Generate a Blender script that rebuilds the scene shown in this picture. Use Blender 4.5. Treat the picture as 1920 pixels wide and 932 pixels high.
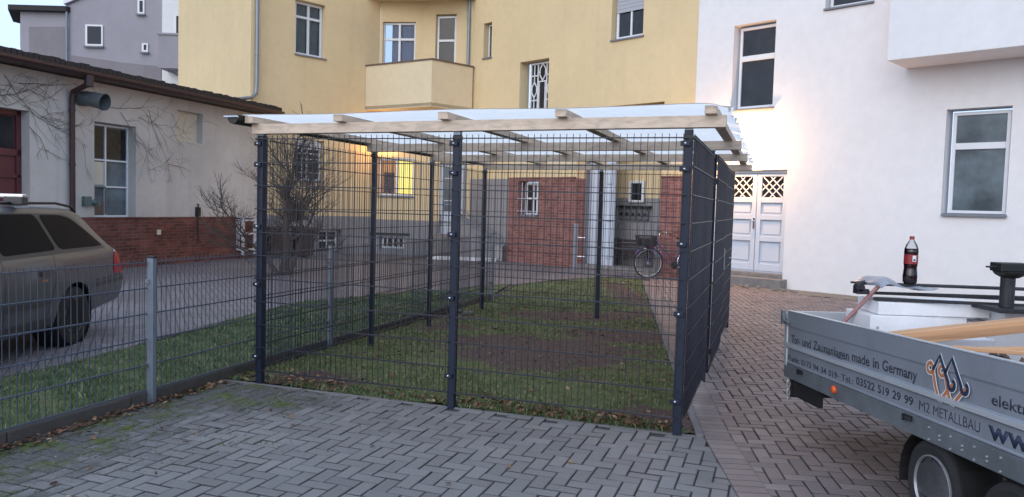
import bpy, bmesh, math, random
import numpy as np
from mathutils import Vector, Matrix
from mathutils.bvhtree import BVHTree
random.seed(7); RNG = np.random.default_rng(7)
for o in list(bpy.data.objects): bpy.data.objects.remove(o)
scene = bpy.context.scene; COL = scene.collection
rad = math.radians

# ------------------------------------------------------------ camera
cam = bpy.data.cameras.new('camera'); cam_o = bpy.data.objects.new('camera', cam); COL.objects.link(cam_o)
cam.sensor_width = 36; cam.lens = 1422.9 / 1920 * 36; cam.clip_start = .05; cam.clip_end = 3000
_p, _r = rad(3.131), rad(1.615)
_f = Vector((0, math.cos(_p), -math.sin(_p))); _u = Vector((0, math.sin(_p), math.cos(_p))); _x = Vector((1, 0, 0))
_x2 = _x * math.cos(_r) + _u * math.sin(_r); _u2 = _u * math.cos(_r) - _x * math.sin(_r)
cm = Matrix((_x2, _u2, -_f)).transposed().to_4x4(); cm.translation = (0, 0, 1.609)
cam_o.matrix_world = cm; scene.camera = cam_o

# ------------------------------------------------------------ world, sun, exposure
SUN_EL, SUN_AZ = 24, -150          # azimuth in degrees clockwise from +Y (behind and left of the camera)
w = bpy.data.worlds.new('World'); scene.world = w; w.use_nodes = True
nt = w.node_tree; bg = nt.nodes['Background']; sky = nt.nodes.new('ShaderNodeTexSky')
sky.sky_type = 'NISHITA'; sky.sun_disc = False; sky.sun_elevation = rad(SUN_EL); sky.sun_rotation = rad(SUN_AZ)
sky.air_density = 1.0; sky.dust_density = 3.5; sky.ozone_density = 1.4
# overcast deck: the clear-sky colour is mostly covered by a pale cool cloud layer
_tc = nt.nodes.new('ShaderNodeTexCoord'); _cn = nt.nodes.new('ShaderNodeTexNoise'); _cn.inputs['Scale'].default_value = 2.2; _cn.inputs['Detail'].default_value = 6
nt.links.new(_tc.outputs['Generated'], _cn.inputs['Vector'])
_cr = nt.nodes.new('ShaderNodeValToRGB'); _cr.color_ramp.elements[0].position = .3; _cr.color_ramp.elements[0].color = (.54, .72, 1.02, 1); _cr.color_ramp.elements[1].position = .7; _cr.color_ramp.elements[1].color = (.68, .84, 1.1, 1)
nt.links.new(_cn.outputs[0], _cr.inputs[0])
_sc = nt.nodes.new('ShaderNodeVectorMath'); _sc.operation = 'SCALE'; _sc.inputs['Scale'].default_value = 6.6; nt.links.new(_cr.outputs[0], _sc.inputs[0])
_mx = nt.nodes.new('ShaderNodeMix'); _mx.data_type = 'RGBA'; _mx.inputs[0].default_value = .82; nt.links.new(sky.outputs[0], _mx.inputs[6]); nt.links.new(_sc.outputs[0], _mx.inputs[7])
nt.links.new(_mx.outputs[2], bg.inputs[0]); bg.inputs[1].default_value = .15
sl = bpy.data.lights.new('sun', 'SUN'); so = bpy.data.objects.new('sun', sl); COL.objects.link(so)
sl.energy = .6; sl.angle = rad(60); sl.color = (.93, .95, 1)
sd = Vector((math.sin(rad(SUN_AZ)) * math.cos(rad(SUN_EL)), math.cos(rad(SUN_AZ)) * math.cos(rad(SUN_EL)), math.sin(rad(SUN_EL))))
so.rotation_euler = sd.to_track_quat('Z', 'Y').to_euler(); so.location = (0, 0, 30)
scene.view_settings.view_transform = 'Standard'; scene.view_settings.look = 'None'
scene.view_settings.exposure = .55; scene.view_settings.gamma = 1; scene.view_settings.use_curve_mapping = False

# ------------------------------------------------------------ materials
def srgb(r, g, b):
    return tuple(((c / 255) / 12.92 if c / 255 <= .04045 else ((c / 255 + .055) / 1.055) ** 2.4) for c in (r, g, b))
def newmat(name):
    m = bpy.data.materials.new(name); m.use_nodes = True; n = m.node_tree
    return m, n, n.nodes['Principled BSDF']
def noise(n, scale, detail=5, coord='Object', rough=.6):
    tc = n.nodes.new('ShaderNodeTexCoord'); t = n.nodes.new('ShaderNodeTexNoise')
    t.inputs['Scale'].default_value = scale; t.inputs['Detail'].default_value = detail; t.inputs['Roughness'].default_value = rough
    n.links.new(tc.outputs[coord], t.inputs['Vector']); return t
def ramp(n, src, stops):
    r = n.nodes.new('ShaderNodeValToRGB'); e = r.color_ramp.elements
    while len(e) < len(stops): e.new(.5)
    for i, (p, c) in enumerate(stops): e[i].position = p; e[i].color = (*c, 1) if len(c) == 3 else c
    n.links.new(src, r.inputs[0]); return r.outputs[0]
def mixc(n, fac, a, b, mode='MIX'):
    m = n.nodes.new('ShaderNodeMix'); m.data_type = 'RGBA'; m.blend_type = mode
    for s, i in ((fac, 0), (a, 6), (b, 7)):
        if isinstance(s, (int, float)): m.inputs[i].default_value = s
        elif isinstance(s, tuple): m.inputs[i].default_value = (*s, 1)
        else: n.links.new(s, m.inputs[i])
    return m.outputs[2]
def bump(n, b, h, strength=.3, dist=.01):
    bp = n.nodes.new('ShaderNodeBump'); bp.inputs['Strength'].default_value = strength; bp.inputs['Distance'].default_value = dist
    n.links.new(h, bp.inputs['Height']); n.links.new(bp.outputs[0], b.inputs['Normal'])
def scl(c, k): return tuple(min(1, x * k) for x in c)
def mat(name, c, rough=.6, var=.18, scale=3, fine=60, metal=0, bmp=.0, bscale=None, spec=.5, coat=0, coord='Object', grime=0):
    m, n, b = newmat(name)
    a = noise(n, scale, 6, coord); f = noise(n, fine, 3, coord)
    col = mixc(n, ramp(n, a.outputs[0], [(.3, (0, 0, 0)), (.7, (1, 1, 1))]), scl(c, 1 - var), scl(c, 1 + var * .7))
    col = mixc(n, .35, col, ramp(n, f.outputs[0], [(.3, scl(c, 1 - var)), (.7, scl(c, 1 + var))]))
    if grime:
        g = noise(n, 1.3, 8, coord, .75)
        col = mixc(n, ramp(n, g.outputs[0], [(.5, (0, 0, 0)), (.75, (grime,) * 3)]), col, scl(c, .45))
    n.links.new(col, b.inputs['Base Color'])
    rr = n.nodes.new('ShaderNodeMapRange'); n.links.new(a.outputs[0], rr.inputs[0])
    rr.inputs[3].default_value = max(.02, rough - .08); rr.inputs[4].default_value = min(1, rough + .08)
    n.links.new(rr.outputs[0], b.inputs['Roughness'])
    b.inputs['Metallic'].default_value = metal; b.inputs['Specular IOR Level'].default_value = spec
    b.inputs['Coat Weight'].default_value = coat
    if bmp:
        t = noise(n, bscale or fine, 4, coord); bump(n, b, t.outputs[0], bmp, .01)
    return m
def stucco(name, c, streak=.12, bmp=.35, patch=.1):
    m, n, b = newmat(name)
    big = noise(n, .55, 7); mid = noise(n, 5, 6); fine = noise(n, 180, 2)
    tc = n.nodes.new('ShaderNodeTexCoord'); mp = n.nodes.new('ShaderNodeMapping'); mp.inputs['Scale'].default_value = (3.5, 3.5, .22)
    n.links.new(tc.outputs['Object'], mp.inputs[0]); st = n.nodes.new('ShaderNodeTexNoise'); st.inputs['Scale'].default_value = 1; st.inputs['Detail'].default_value = 6
    n.links.new(mp.outputs[0], st.inputs['Vector'])
    col = mixc(n, ramp(n, big.outputs[0], [(.35, (0, 0, 0)), (.68, (1, 1, 1))]), scl(c, 1 - patch), scl(c, 1 + patch * .5))
    col = mixc(n, ramp(n, st.outputs[0], [(.52, (0, 0, 0)), (.8, (streak * 3,) * 3)]), col, scl((c[0] * .75, c[1] * .72, c[2] * .7), 1))
    col = mixc(n, .2, col, ramp(n, mid.outputs[0], [(.35, scl(c, .85)), (.65, scl(c, 1.08))]))
    n.links.new(col, b.inputs['Base Color']); b.inputs['Roughness'].default_value = .92; b.inputs['Specular IOR Level'].default_value = .2
    a = n.nodes.new('ShaderNodeMath'); a.operation = 'ADD'; n.links.new(fine.outputs[0], a.inputs[0]); n.links.new(mid.outputs[0], a.inputs[1])
    bump(n, b, a.outputs[0], bmp, .006); return m
def brick(name, c1, c2, mortar, bw=.25, bh=.075, ms=.009, bmp=.6, soot=.5):
    m, n, b = newmat(name)
    tc = n.nodes.new('ShaderNodeTexCoord'); t = n.nodes.new('ShaderNodeTexBrick')
    n.links.new(tc.outputs['UV'], t.inputs['Vector']); t.inputs['Scale'].default_value = 1
    t.inputs['Brick Width'].default_value = bw; t.inputs['Row Height'].default_value = bh; t.inputs['Mortar Size'].default_value = ms
    t.inputs['Mortar Smooth'].default_value = .3; t.inputs['Bias'].default_value = 0
    t.inputs['Color1'].default_value = (*c1, 1); t.inputs['Color2'].default_value = (*c2, 1); t.inputs['Mortar'].default_value = (*mortar, 1)
    g = noise(n, 2.2, 8, 'UV', .7); f = noise(n, 70, 4, 'UV')
    col = mixc(n, ramp(n, g.outputs[0], [(.42, (0, 0, 0)), (.72, (soot,) * 3)]), t.outputs['Color'], scl(c2, .4))
    col = mixc(n, .5, col, ramp(n, f.outputs[0], [(.3, (.45, .45, .45)), (.7, (1, 1, 1))]), 'MULTIPLY')
    n.links.new(col, b.inputs['Base Color']); b.inputs['Roughness'].default_value = .85; b.inputs['Specular IOR Level'].default_value = .25
    a = n.nodes.new('ShaderNodeMath'); a.operation = 'MULTIPLY_ADD'; n.links.new(t.outputs['Fac'], a.inputs[0]); a.inputs[1].default_value = -1.0
    n.links.new(f.outputs[0], a.inputs[2]); bump(n, b, a.outputs[0], bmp, .006); return m
def island(name, stops, rough=.8, grit=120, bmp=.4, moss=None, stain=.35, dirt=False):
    """colour varies from one separate piece to the next"""
    m, n, b = newmat(name)
    g = n.nodes.new('ShaderNodeNewGeometry')
    col = ramp(n, g.outputs['Random Per Island'], stops)
    f = noise(n, grit, 4); big = noise(n, .9, 7, 'Object', .7)
    col = mixc(n, .55, col, ramp(n, f.outputs[0], [(.3, (.55, .55, .55)), (.7, (1, 1, 1))]), 'MULTIPLY')
    if stain: col = mixc(n, ramp(n, big.outputs[0], [(.4, (0, 0, 0)), (.7, (stain,) * 3)]), col, scl(stops[0][1], .55))
    if dirt:
        da = n.nodes.new('ShaderNodeAttribute'); da.attribute_name = 'dirt'
        col = mixc(n, ramp(n, da.outputs['Fac'], [(.15, (0, 0, 0)), (.9, (.85, .85, .85))]), col, (.035, .032, .034))
    if moss:
        at = n.nodes.new('ShaderNodeAttribute'); at.attribute_name = 'moss'; mn = noise(n, 5, 6, 'Object', .75)
        ad = n.nodes.new('ShaderNodeMath'); ad.operation = 'ADD'; n.links.new(at.outputs['Fac'], ad.inputs[0]); n.links.new(mn.outputs[0], ad.inputs[1])
        sc = noise(n, 26, 5)
        crust = ramp(n, sc.outputs[0], [(.3, (.035, .032, .030)), (.55, (.075, .07, .068)), (.75, (.13, .128, .13))])
        col = mixc(n, ramp(n, ad.outputs[0], [(.70, (0, 0, 0)), (.92, (.85, .85, .85))]), col, crust)
        m2 = noise(n, 3.3, 6, 'Object', .7); c2 = ramp(n, sc.outputs[0], [(.35, (.035, .045, .012)), (.68, (.10, .125, .02))])
        pr = n.nodes.new('ShaderNodeMath'); pr.operation = 'MULTIPLY'; n.links.new(ramp(n, ad.outputs[0], [(.85, (0, 0, 0)), (1.05, (1, 1, 1))]), pr.inputs[0]); n.links.new(ramp(n, m2.outputs[0], [(.47, (0, 0, 0)), (.56, (1, 1, 1))]), pr.inputs[1])
        col = mixc(n, pr.outputs[0], col, c2)
    n.links.new(col, b.inputs['Base Color']); b.inputs['Roughness'].default_value = rough; b.inputs['Specular IOR Level'].default_value = .35
    if bmp: bump(n, b, f.outputs[0], bmp, .004)
    return m
def wood(name, c, dark=.6, sc=1.0, axis=0):
    m, n, b = newmat(name)
    tc = n.nodes.new('ShaderNodeTexCoord'); mp = n.nodes.new('ShaderNodeMapping')
    s = [28 * sc] * 3; s[axis] = 1.1 * sc; mp.inputs['Scale'].default_value = s; n.links.new(tc.outputs['UV' if axis == 9 else 'Object'], mp.inputs[0])
    t = n.nodes.new('ShaderNodeTexNoise'); t.inputs['Scale'].default_value = 1; t.inputs['Detail'].default_value = 7; t.inputs['Distortion'].default_value = .5
    n.links.new(mp.outputs[0], t.inputs['Vector'])
    v = n.nodes.new('ShaderNodeTexVoronoi'); s2 = [3.2] * 3; s2[axis] = 1.3; mp2 = n.nodes.new('ShaderNodeMapping'); mp2.inputs['Scale'].default_value = s2
    n.links.new(tc.outputs['Object'], mp2.inputs[0]); n.links.new(mp2.outputs[0], v.inputs['Vector']); v.inputs['Scale'].default_value = 1.2
    col = ramp(n, t.outputs[0], [(.3, scl(c, dark)), (.5, c), (.72, scl(c, 1.15))])
    col = mixc(n, ramp(n, v.outputs['Distance'], [(.035, (.8, .8, .8)), (.07, (0, 0, 0))]), col, scl(c, .3))
    n.links.new(col, b.inputs['Base Color']); b.inputs['Roughness'].default_value = .7; b.inputs['Specular IOR Level'].default_value = .3
    bump(n, b, t.outputs[0], .2, .003); return m
def emis(name, c, e, var=.2, scale=2):
    m, n, b = newmat(name)
    a = noise(n, scale, 4)
    col = ramp(n, a.outputs[0], [(.3, scl(c, 1 - var)), (.7, c)])
    n.links.new(col, b.inputs['Emission Color']); n.links.new(col, b.inputs['Base Color']); b.inputs['Emission Strength'].default_value = e; return m
def glass(name, tint=(.02, .022, .028), rough=.04):
    m, n, b = newmat(name)
    t = noise(n, 1.1, 4); c = ramp(n, t.outputs[0], [(.35, scl(tint, .5)), (.7, scl(tint, 1.6))])
    n.links.new(c, b.inputs['Base Color']); b.inputs['Roughness'].default_value = rough; b.inputs['IOR'].default_value = 1.52; b.inputs['Specular IOR Level'].default_value = .38
    bump(n, b, noise(n, .8, 2).outputs[0], .08, .02); return m
def clear_glass(name, tint=(.75, .8, .82), fac=.82):
    m = bpy.data.materials.new(name); m.use_nodes = True; n = m.node_tree; n.nodes.clear()
    o = n.nodes.new('ShaderNodeOutputMaterial'); tr = n.nodes.new('ShaderNodeBsdfTransparent'); gl = n.nodes.new('ShaderNodeBsdfGlossy')
    tr.inputs[0].default_value = (*tint, 1); gl.inputs['Roughness'].default_value = .05
    lw = n.nodes.new('ShaderNodeFresnel'); lw.inputs[0].default_value = 1.3
    mx = n.nodes.new('ShaderNodeMixShader'); n.links.new(lw.outputs[0], mx.inputs[0]); n.links.new(tr.outputs[0], mx.inputs[1]); n.links.new(gl.outputs[0], mx.inputs[2])
    n.links.new(mx.outputs[0], o.inputs[0]); return m

M = {}
M['yellow'] = stucco('yellow_render', (.74, .58, .345), .09, .3, .08)
M['yellow_d'] = stucco('balcony_render', (.75, .63, .43), .06, .3, .06)
M['plinth'] = stucco('grey_plinth_render', (.30, .29, .30), .2, .4, .15)
M['white'] = stucco('white_render', (.80, .78, .785), .035, .25, .04)
M['shed'] = stucco('old_shed_render', (.60, .575, .545), .33, .5, .22)
M['shed_dark'] = stucco('stained_render', (.34, .30, .27), .3, .5, .2)
M['cream'] = stucco('cream_board', (.66, .61, .50), .15, .3, .1)
M['far'] = stucco('far_grey_render', (.36, .34, .37), .1, .3, .08)
M['far_d'] = stucco('far_rough_render', (.27, .245, .26), .15, .6, .12)
M['brick_h'] = brick('house_brick', (.42, .17, .145), (.24, .075, .065), (.30, .22, .20), ms=.013, soot=.45)
M['brick_s'] = brick('shed_brick', (.30, .10, .075), (.14, .05, .042), (.19, .13, .115), ms=.012, soot=.75)
M['frame'] = mat('white_frame', (.74, .75, .78), .4, .06, 4)
M['sill'] = mat('slate_sill', (.19, .20, .23), .6, .15, 6)
M['brown_sill'] = mat('brown_coping', (.15, .10, .085), .6, .15, 6)
M['glass'] = glass('dark_glass'); M['glass_b'] = glass('curtained_glass', (.10, .105, .13), .08)
M['glass_l'] = glass('pale_glass', (.11, .14, .16), .2)  # paler tint puts the low house windows' pale reflection into the colour
M['clear'] = clear_glass('window_glass')
M['curtain'] = mat('curtain_cloth', (.42, .43, .43), .9, .12, 8)
M['curtain_lil'] = mat('lilac_curtain', (.28, .30, .48), .9, .1, 8)
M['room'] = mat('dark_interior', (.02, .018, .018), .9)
M['zinc'] = mat('zinc_pipe', (.24, .27, .31), .45, .15, 8, metal=.6)
M['brown_metal'] = mat('brown_painted_metal', (.045, .022, .025), .45, .2, 6)
M['roof_felt'] = mat('roof_felt', (.035, .03, .03), .85, .3, 10, bmp=.5)
M['red_door'] = mat('red_painted_wood', (.11, .028, .032), .5, .2, 4, grime=.4)
M['ral'] = mat('anthracite_coating', (.012, .019, .038), .45, .12, 6, 200, spec=.3)
M['wire'] = mat('anthracite_wire', (.012, .018, .032), .4, .12, 8, 200, spec=.45)
M['screen'] = mat('anthracite_strip', (.010, .014, .028), .6, .12, 5, 120, spec=.25)
M['galv'] = mat('galvanised_steel', (.24, .28, .33), .45, .18, 5, 90, metal=.5, grime=.4)
M['galvwire'] = mat('galvanised_wire', (.055, .068, .095), .4, .15, 9, 90, spec=.5)
M['steel'] = mat('stainless_steel', (.7, .7, .72), .2, .08, 20, metal=1)
M['wood_beam'] = wood('spruce_beam', (.66, .53, .42), .78, 1, 0)
M['wood_rafter'] = wood('spruce_rafter', (.62, .49, .38), .76, 1, 1)
M['wood_load'] = wood('fresh_sawn_wood', (.58, .33, .18), .55, 1, 0)
M['alu'] = mat('anodised_aluminium', (.29, .315, .36), .45, .08, 3, 120, metal=.35, grime=.35)
M['alu_l'] = mat('pale_and_lit_aluminium', (.55, .57, .60), .35, .1, 8, 120, metal=.4)  # pale aluminium; also paints the lit top of the side board ridge
M['steel_rail'] = mat('zinc_frame_rail', (.18, .20, .22), .5, .25, 7, 90, metal=.4, grime=.6)
M['rubber'] = mat('tyre_rubber', (.018, .018, .019), .8, .2, 20, bmp=.3)
M['black'] = mat('black_plastic', (.012, .012, .013), .5, .2, 10)
M['navy'] = mat('navy_lettering', (.02, .03, .065), .5, .05)
M['lettering'] = mat('dark_lettering', (.035, .037, .055), .5, .05)
M['orange_l'] = mat('copper_lettering', (.42, .16, .07), .5, .1)
M['white_l'] = mat('white_outline', (.7, .72, .75), .5, .05)
M['marker'] = mat('orange_lens', (.75, .10, .02), .25, .1)
M['white_load'] = mat('white_load_board', (.80, .80, .82), .6, .08, 5, 30, grime=.2, bmp=.2)
_n = M['white_load'].node_tree; _v = _n.nodes.new('ShaderNodeTexVoronoi'); _v.inputs['Scale'].default_value = 7; _t = _n.nodes.new('ShaderNodeTexCoord'); _n.links.new(_t.outputs['Object'], _v.inputs['Vector'])
_b = _n.nodes['Principled BSDF']; _o = _b.inputs['Base Color'].links[0].from_socket; _n.links.new(mixc(_n, ramp(_n, _v.outputs['Distance'], [(.07, (.85, .85, .85)), (.13, (0, 0, 0))]), _o, (.12, .11, .11)), _b.inputs['Base Color'])
M['sheeting'] = mat('grey_sheeting', (.27, .29, .34), .3, .2, 9, bmp=.3, bscale=14)
M['bars'] = mat('dirty_black_bars', (.035, .036, .042), .5, .4, 14, 80, metal=.4)
M['pink'] = mat('faded_pink_handle', (.45, .24, .23), .6, .15, 9)
M['rubble'] = mat('brown_rubble', (.16, .10, .08), .9, .5, 14, 60, bmp=.8, bscale=30)
M['cola'] = mat('cola', (.03, .006, .006), .12, .2, 20, coat=.8)
M['label'] = mat('wine_red_label', (.26, .022, .026), .35, .2, 20)
M['bottle'] = clear_glass('bottle_plastic', (.88, .9, .92))
M['doorwhite'] = mat('pale_blue_white_paint', (.57, .62, .70), .5, .05, 3)
M['step'] = mat('weathered_concrete', (.23, .21, .20), .9, .35, 7, 80, bmp=.6, bscale=50, grime=.6)
M['concrete'] = mat('kerb_concrete', (.075, .065, .058), .9, .3, 8, 90, bmp=.5, bscale=60, grime=.5)
M['concrete_l'] = mat('pale_kerb_concrete', (.16, .148, .15), .9, .25, 8, 90, bmp=.5, bscale=60)
M['car'] = mat('bronze_grey_car_paint', (.095, .095, .106), .40, .06, 2, 300, metal=.25, coat=.55)
M['car_glass'] = mat('tinted_car_glass', (.010, .010, .013), .1, .2, 2, spec=.03)
M['car_trim'] = mat('car_trim', (.05, .048, .05), .5, .1)
M['tail_red'] = mat('red_lens', (.38, .012, .01), .2, .1)
M['tail_white'] = mat('clear_lens', (.6, .6, .6), .2, .1)
M['rim'] = mat('dark_alloy', (.10, .10, .11), .4, .2, metal=.7)
M['rim_w'] = mat('silver_steel_rim', (.42, .43, .46), .35, .15, 10, metal=.6, grime=.3)
M['bark'] = mat('dark_bark', (.075, .056, .047), .9, .4, 20, bmp=.8, bscale=40)
M['vine'] = mat('dry_vine', (.17, .14, .125), .9, .3, 20)
M['rackwhite'] = mat('white_rack_paint', (.68, .67, .68), .5, .1, 8, grime=.4)
M['bin'] = mat('brown_bin_plastic', (.05, .03, .028), .5, .2, 6)
M['purple'] = mat('purple_bike_paint', (.085, .03, .14), .3, .1, coat=.6)
M['basket'] = mat('black_basket_wire', (.03, .025, .03), .5, .2)
M['letterbox'] = mat('letterbox_metal', (.20, .21, .23), .4, .1, metal=.4)
M['duct'] = mat('weathered_duct', (.15, .17, .18), .55, .35, 9, metal=.3, bmp=.2, grime=.5)
M['green_box'] = mat('green_grey_socket', (.10, .145, .15), .5, .15)
M['lamp'] = emis('lamp_glass', (1, .62, .28), 30)
M['lit_y'] = emis('lit_yellow_curtain', (1, .74, .18), 1.4, .12, 7)
M['lit_o'] = emis('lit_room_wall', (.85, .36, .12), .6, .45, 3)
M['shutter'] = mat('grey_shutter', (.42, .42, .46), .5, .06, 5)
M['far_glass'] = mat('far_glass', (.03, .035, .05), .4, .2, spec=.2)

def roof_sheet_mat():
    m = bpy.data.materials.new('milky_roof_sheet'); m.use_nodes = True; n = m.node_tree; n.nodes.clear()
    o = n.nodes.new('ShaderNodeOutputMaterial')
    d = n.nodes.new('ShaderNodeBsdfDiffuse'); t = n.nodes.new('ShaderNodeBsdfTranslucent'); tr = n.nodes.new('ShaderNodeBsdfTransparent'); g = n.nodes.new('ShaderNodeBsdfGlossy')
    g.inputs['Roughness'].default_value = .25
    ns = noise(n, 9, 5); c = ramp(n, ns.outputs[0], [(.3, (.93, .92, .90)), (.7, (1, .98, .95))])
    n.links.new(c, d.inputs[0]); n.links.new(c, t.inputs[0])
    m1 = n.nodes.new('ShaderNodeMixShader'); m1.inputs[0].default_value = .93; n.links.new(d.outputs[0], m1.inputs[1]); n.links.new(t.outputs[0], m1.inputs[2])
    m2 = n.nodes.new('ShaderNodeMixShader'); m2.inputs[0].default_value = .08; n.links.new(m1.outputs[0], m2.inputs[1]); n.links.new(tr.outputs[0], m2.inputs[2])
    m3 = n.nodes.new('ShaderNodeMixShader'); m3.inputs[0].default_value = .07; n.links.new(m2.outputs[0], m3.inputs[1]); n.links.new(g.outputs[0], m3.inputs[2])
    n.links.new(m3.outputs[0], o.inputs[0]); return m
M['sheet'] = roof_sheet_mat()

# ------------------------------------------------------------ mesh helpers
class MB:
    def __init__(s, T=None): s.v = []; s.f = []; s.uv = []; s.T = T
    def add(s, vs, fs, uvs=None):
        b = len(s.v)
        for p in vs:
            p = Vector(p); s.v.append(s.T @ p if s.T is not None else p)
        for k, f in enumerate(fs):
            s.f.append([b + i for i in f]); s.uv.append(uvs[k] if uvs else [(vs[i][0] + vs[i][1], vs[i][2]) for i in f])
        return s
    def box(s, x0, x1, y0, y1, z0, z1):
        vs = [(x, y, z) for z in (z0, z1) for x, y in ((x0, y0), (x1, y0), (x1, y1), (x0, y1))]
        return s.add(vs, [(3, 2, 1, 0), (4, 5, 6, 7), (0, 1, 5, 4), (1, 2, 6, 5), (2, 3, 7, 6), (3, 0, 4, 7)])
    def bar(s, a, b, wx, wz, up=(0, 0, 1)):
        a, b = Vector(a), Vector(b); d = (b - a).normalized(); up = Vector(up)
        if abs(d.dot(up)) > .98: up = Vector((0, 1, 0))
        x = d.cross(up).normalized() * wx / 2; z = x.cross(d).normalized() * wz / 2
        vs = [p + i * x + j * z for p in (a, b) for i, j in ((-1, -1), (1, -1), (1, 1), (-1, 1))]
        return s.add(vs, [(3, 2, 1, 0), (4, 5, 6, 7), (0, 1, 5, 4), (1, 2, 6, 5), (2, 3, 7, 6), (3, 0, 4, 7)])
    def tube(s, pts, r, n=8, cap=True, closed=False):
        pts = [Vector(p) for p in pts]; N = len(pts); rs = r if isinstance(r, (list, tuple)) else [r] * N
        vs = []; ref = None
        for i, p in enumerate(pts):
            if closed: d = pts[(i + 1) % N] - pts[i - 1]
            else: d = pts[min(i + 1, N - 1)] - pts[max(i - 1, 0)]
            d = d.normalized()
            if ref is None: ref = Vector((0, 0, 1)) if abs(d.z) < .9 else Vector((1, 0, 0))
            x = d.cross(ref)
            if x.length < 1e-4: x = d.cross(Vector((1, 0, 0)))
            x.normalize(); y = x.cross(d); ref = y
            for k in range(n):
                a = 2 * math.pi * k / n; vs.append(p + (x * math.cos(a) + y * math.sin(a)) * rs[i])
        fs = []
        for i in range(N if closed else N - 1):
            j = (i + 1) % N
            for k in range(n): fs.append((i * n + k, i * n + (k + 1) % n, j * n + (k + 1) % n, j * n + k))
        if cap and not closed: fs.append(tuple(range(n - 1, -1, -1))); fs.append(tuple((N - 1) * n + k for k in range(n)))
        return s.add(vs, fs)
    def lathe(s, prof, c=(0, 0, 0), axis='z', n=24):
        vs = []; c = Vector(c)
        for r, h in prof:
            for k in range(n):
                a = 2 * math.pi * k / n; p = (r * math.cos(a), r * math.sin(a), h)
                if axis == 'x': p = (p[2], p[0], p[1])
                elif axis == 'y': p = (p[1], p[2], p[0])
                vs.append(c + Vector(p))
        fs = [(i * n + k, i * n + (k + 1) % n, (i + 1) * n + (k + 1) % n, (i + 1) * n + k) for i in range(len(prof) - 1) for k in range(n)]
        if prof[0][0] > 1e-5: fs.append(tuple(range(n - 1, -1, -1)))
        if prof[-1][0] > 1e-5: fs.append(tuple((len(prof) - 1) * n + k for k in range(n)))
        return s.add(vs, fs)
    def prism(s, poly, z0, z1, plane='xy'):
        n = len(poly)
        def P(a, b, c): return (a, b, c) if plane == 'xy' else ((a, c, b) if plane == 'xz' else (c, a, b))
        vs = [P(a, b, z0) for a, b in poly] + [P(a, b, z1) for a, b in poly]
        return s.add(vs, [tuple(range(n - 1, -1, -1)), tuple(range(n, 2 * n))] + [(i, (i + 1) % n, n + (i + 1) % n, n + i) for i in range(n)])
    def ribbon(s, pts, wid, th=.002, plane='xz', y=0):
        """flat mitred stroke in a plane"""
        pts = [Vector((p[0], 0, p[1])) for p in pts]; N = len(pts); vs = []
        for i, p in enumerate(pts):
            d = (pts[min(i + 1, N - 1)] - pts[max(i - 1, 0)]).normalized(); nn = Vector((-d.z, 0, d.x)) * wid / 2
            for q, yy in ((p + nn, y), (p - nn, y), (p - nn, y + th), (p + nn, y + th)): vs.append((q.x, yy, q.z))
        fs = [(0, 1, 2, 3), tuple(4 * (N - 1) + k for k in (3, 2, 1, 0))]
        for i in range(N - 1):
            for k in range(4): fs.append((4 * i + k, 4 * i + 4 + k, 4 * i + 4 + (k + 1) % 4, 4 * i + (k + 1) % 4))
        return s.add(vs, fs)
    def build(s, name, m, parent=None, smooth=False, bev=0, local=False, auto=None):
        off = Vector((0, 0, 0))
        if parent is not None and not local:
            p = parent
            while p is not None: off += p.location; p = p.parent
        me = bpy.data.meshes.new(name); me.from_pydata([v - off for v in s.v], [], s.f)
        uvl = me.uv_layers.new(name='uv'); k = 0
        flat = []
        for f in s.uv:
            for t in f: flat += [t[0], t[1]]
        uvl.data.foreach_set('uv', flat)
        me.materials.append(m)
        bm = bmesh.new(); bm.from_mesh(me); bmesh.ops.recalc_face_normals(bm, faces=bm.faces) if auto != 'keep' else None
        bm.to_mesh(me); bm.free()
        if smooth:
            me.polygons.foreach_set('use_smooth', [True] * len(me.polygons))
            if smooth == 'auto': me.set_sharp_from_angle(angle=rad(35))
        o = bpy.data.objects.new(name, me); COL.objects.link(o)
        if parent is not None: o.parent = parent
        if bev:
            b = o.modifiers.new('bevel', 'BEVEL'); b.width = bev; b.segments = 2; b.limit_method = 'ANGLE'; b.angle_limit = rad(40)
        return o
def tag(o, label=None, cat=None, group=None, kind=None):
    if label: o['label'] = label
    if cat: o['category'] = cat
    if group: o['group'] = group
    if kind: o['kind'] = kind
    return o
def thing(name, loc, label, cat, group=None, rot=None):
    o = bpy.data.objects.new(name, None); COL.objects.link(o); o.location = loc; o.empty_display_size = .2
    if rot is not None: o.rotation_euler = rot
    return tag(o, label, cat, group)
def copy_tree(o, parent=None):
    c = o.copy(); COL.objects.link(c); c.parent = parent
    for ch in list(o.children): copy_tree(ch, c)
    return c
def frame(P, d):
    d = Vector((d[0], d[1], 0)).normalized(); y = Vector((-d.y, d.x, 0))
    m = Matrix((d, y, Vector((0, 0, 1)))).transposed().to_4x4(); m.translation = (P[0], P[1], 0); return m
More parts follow.
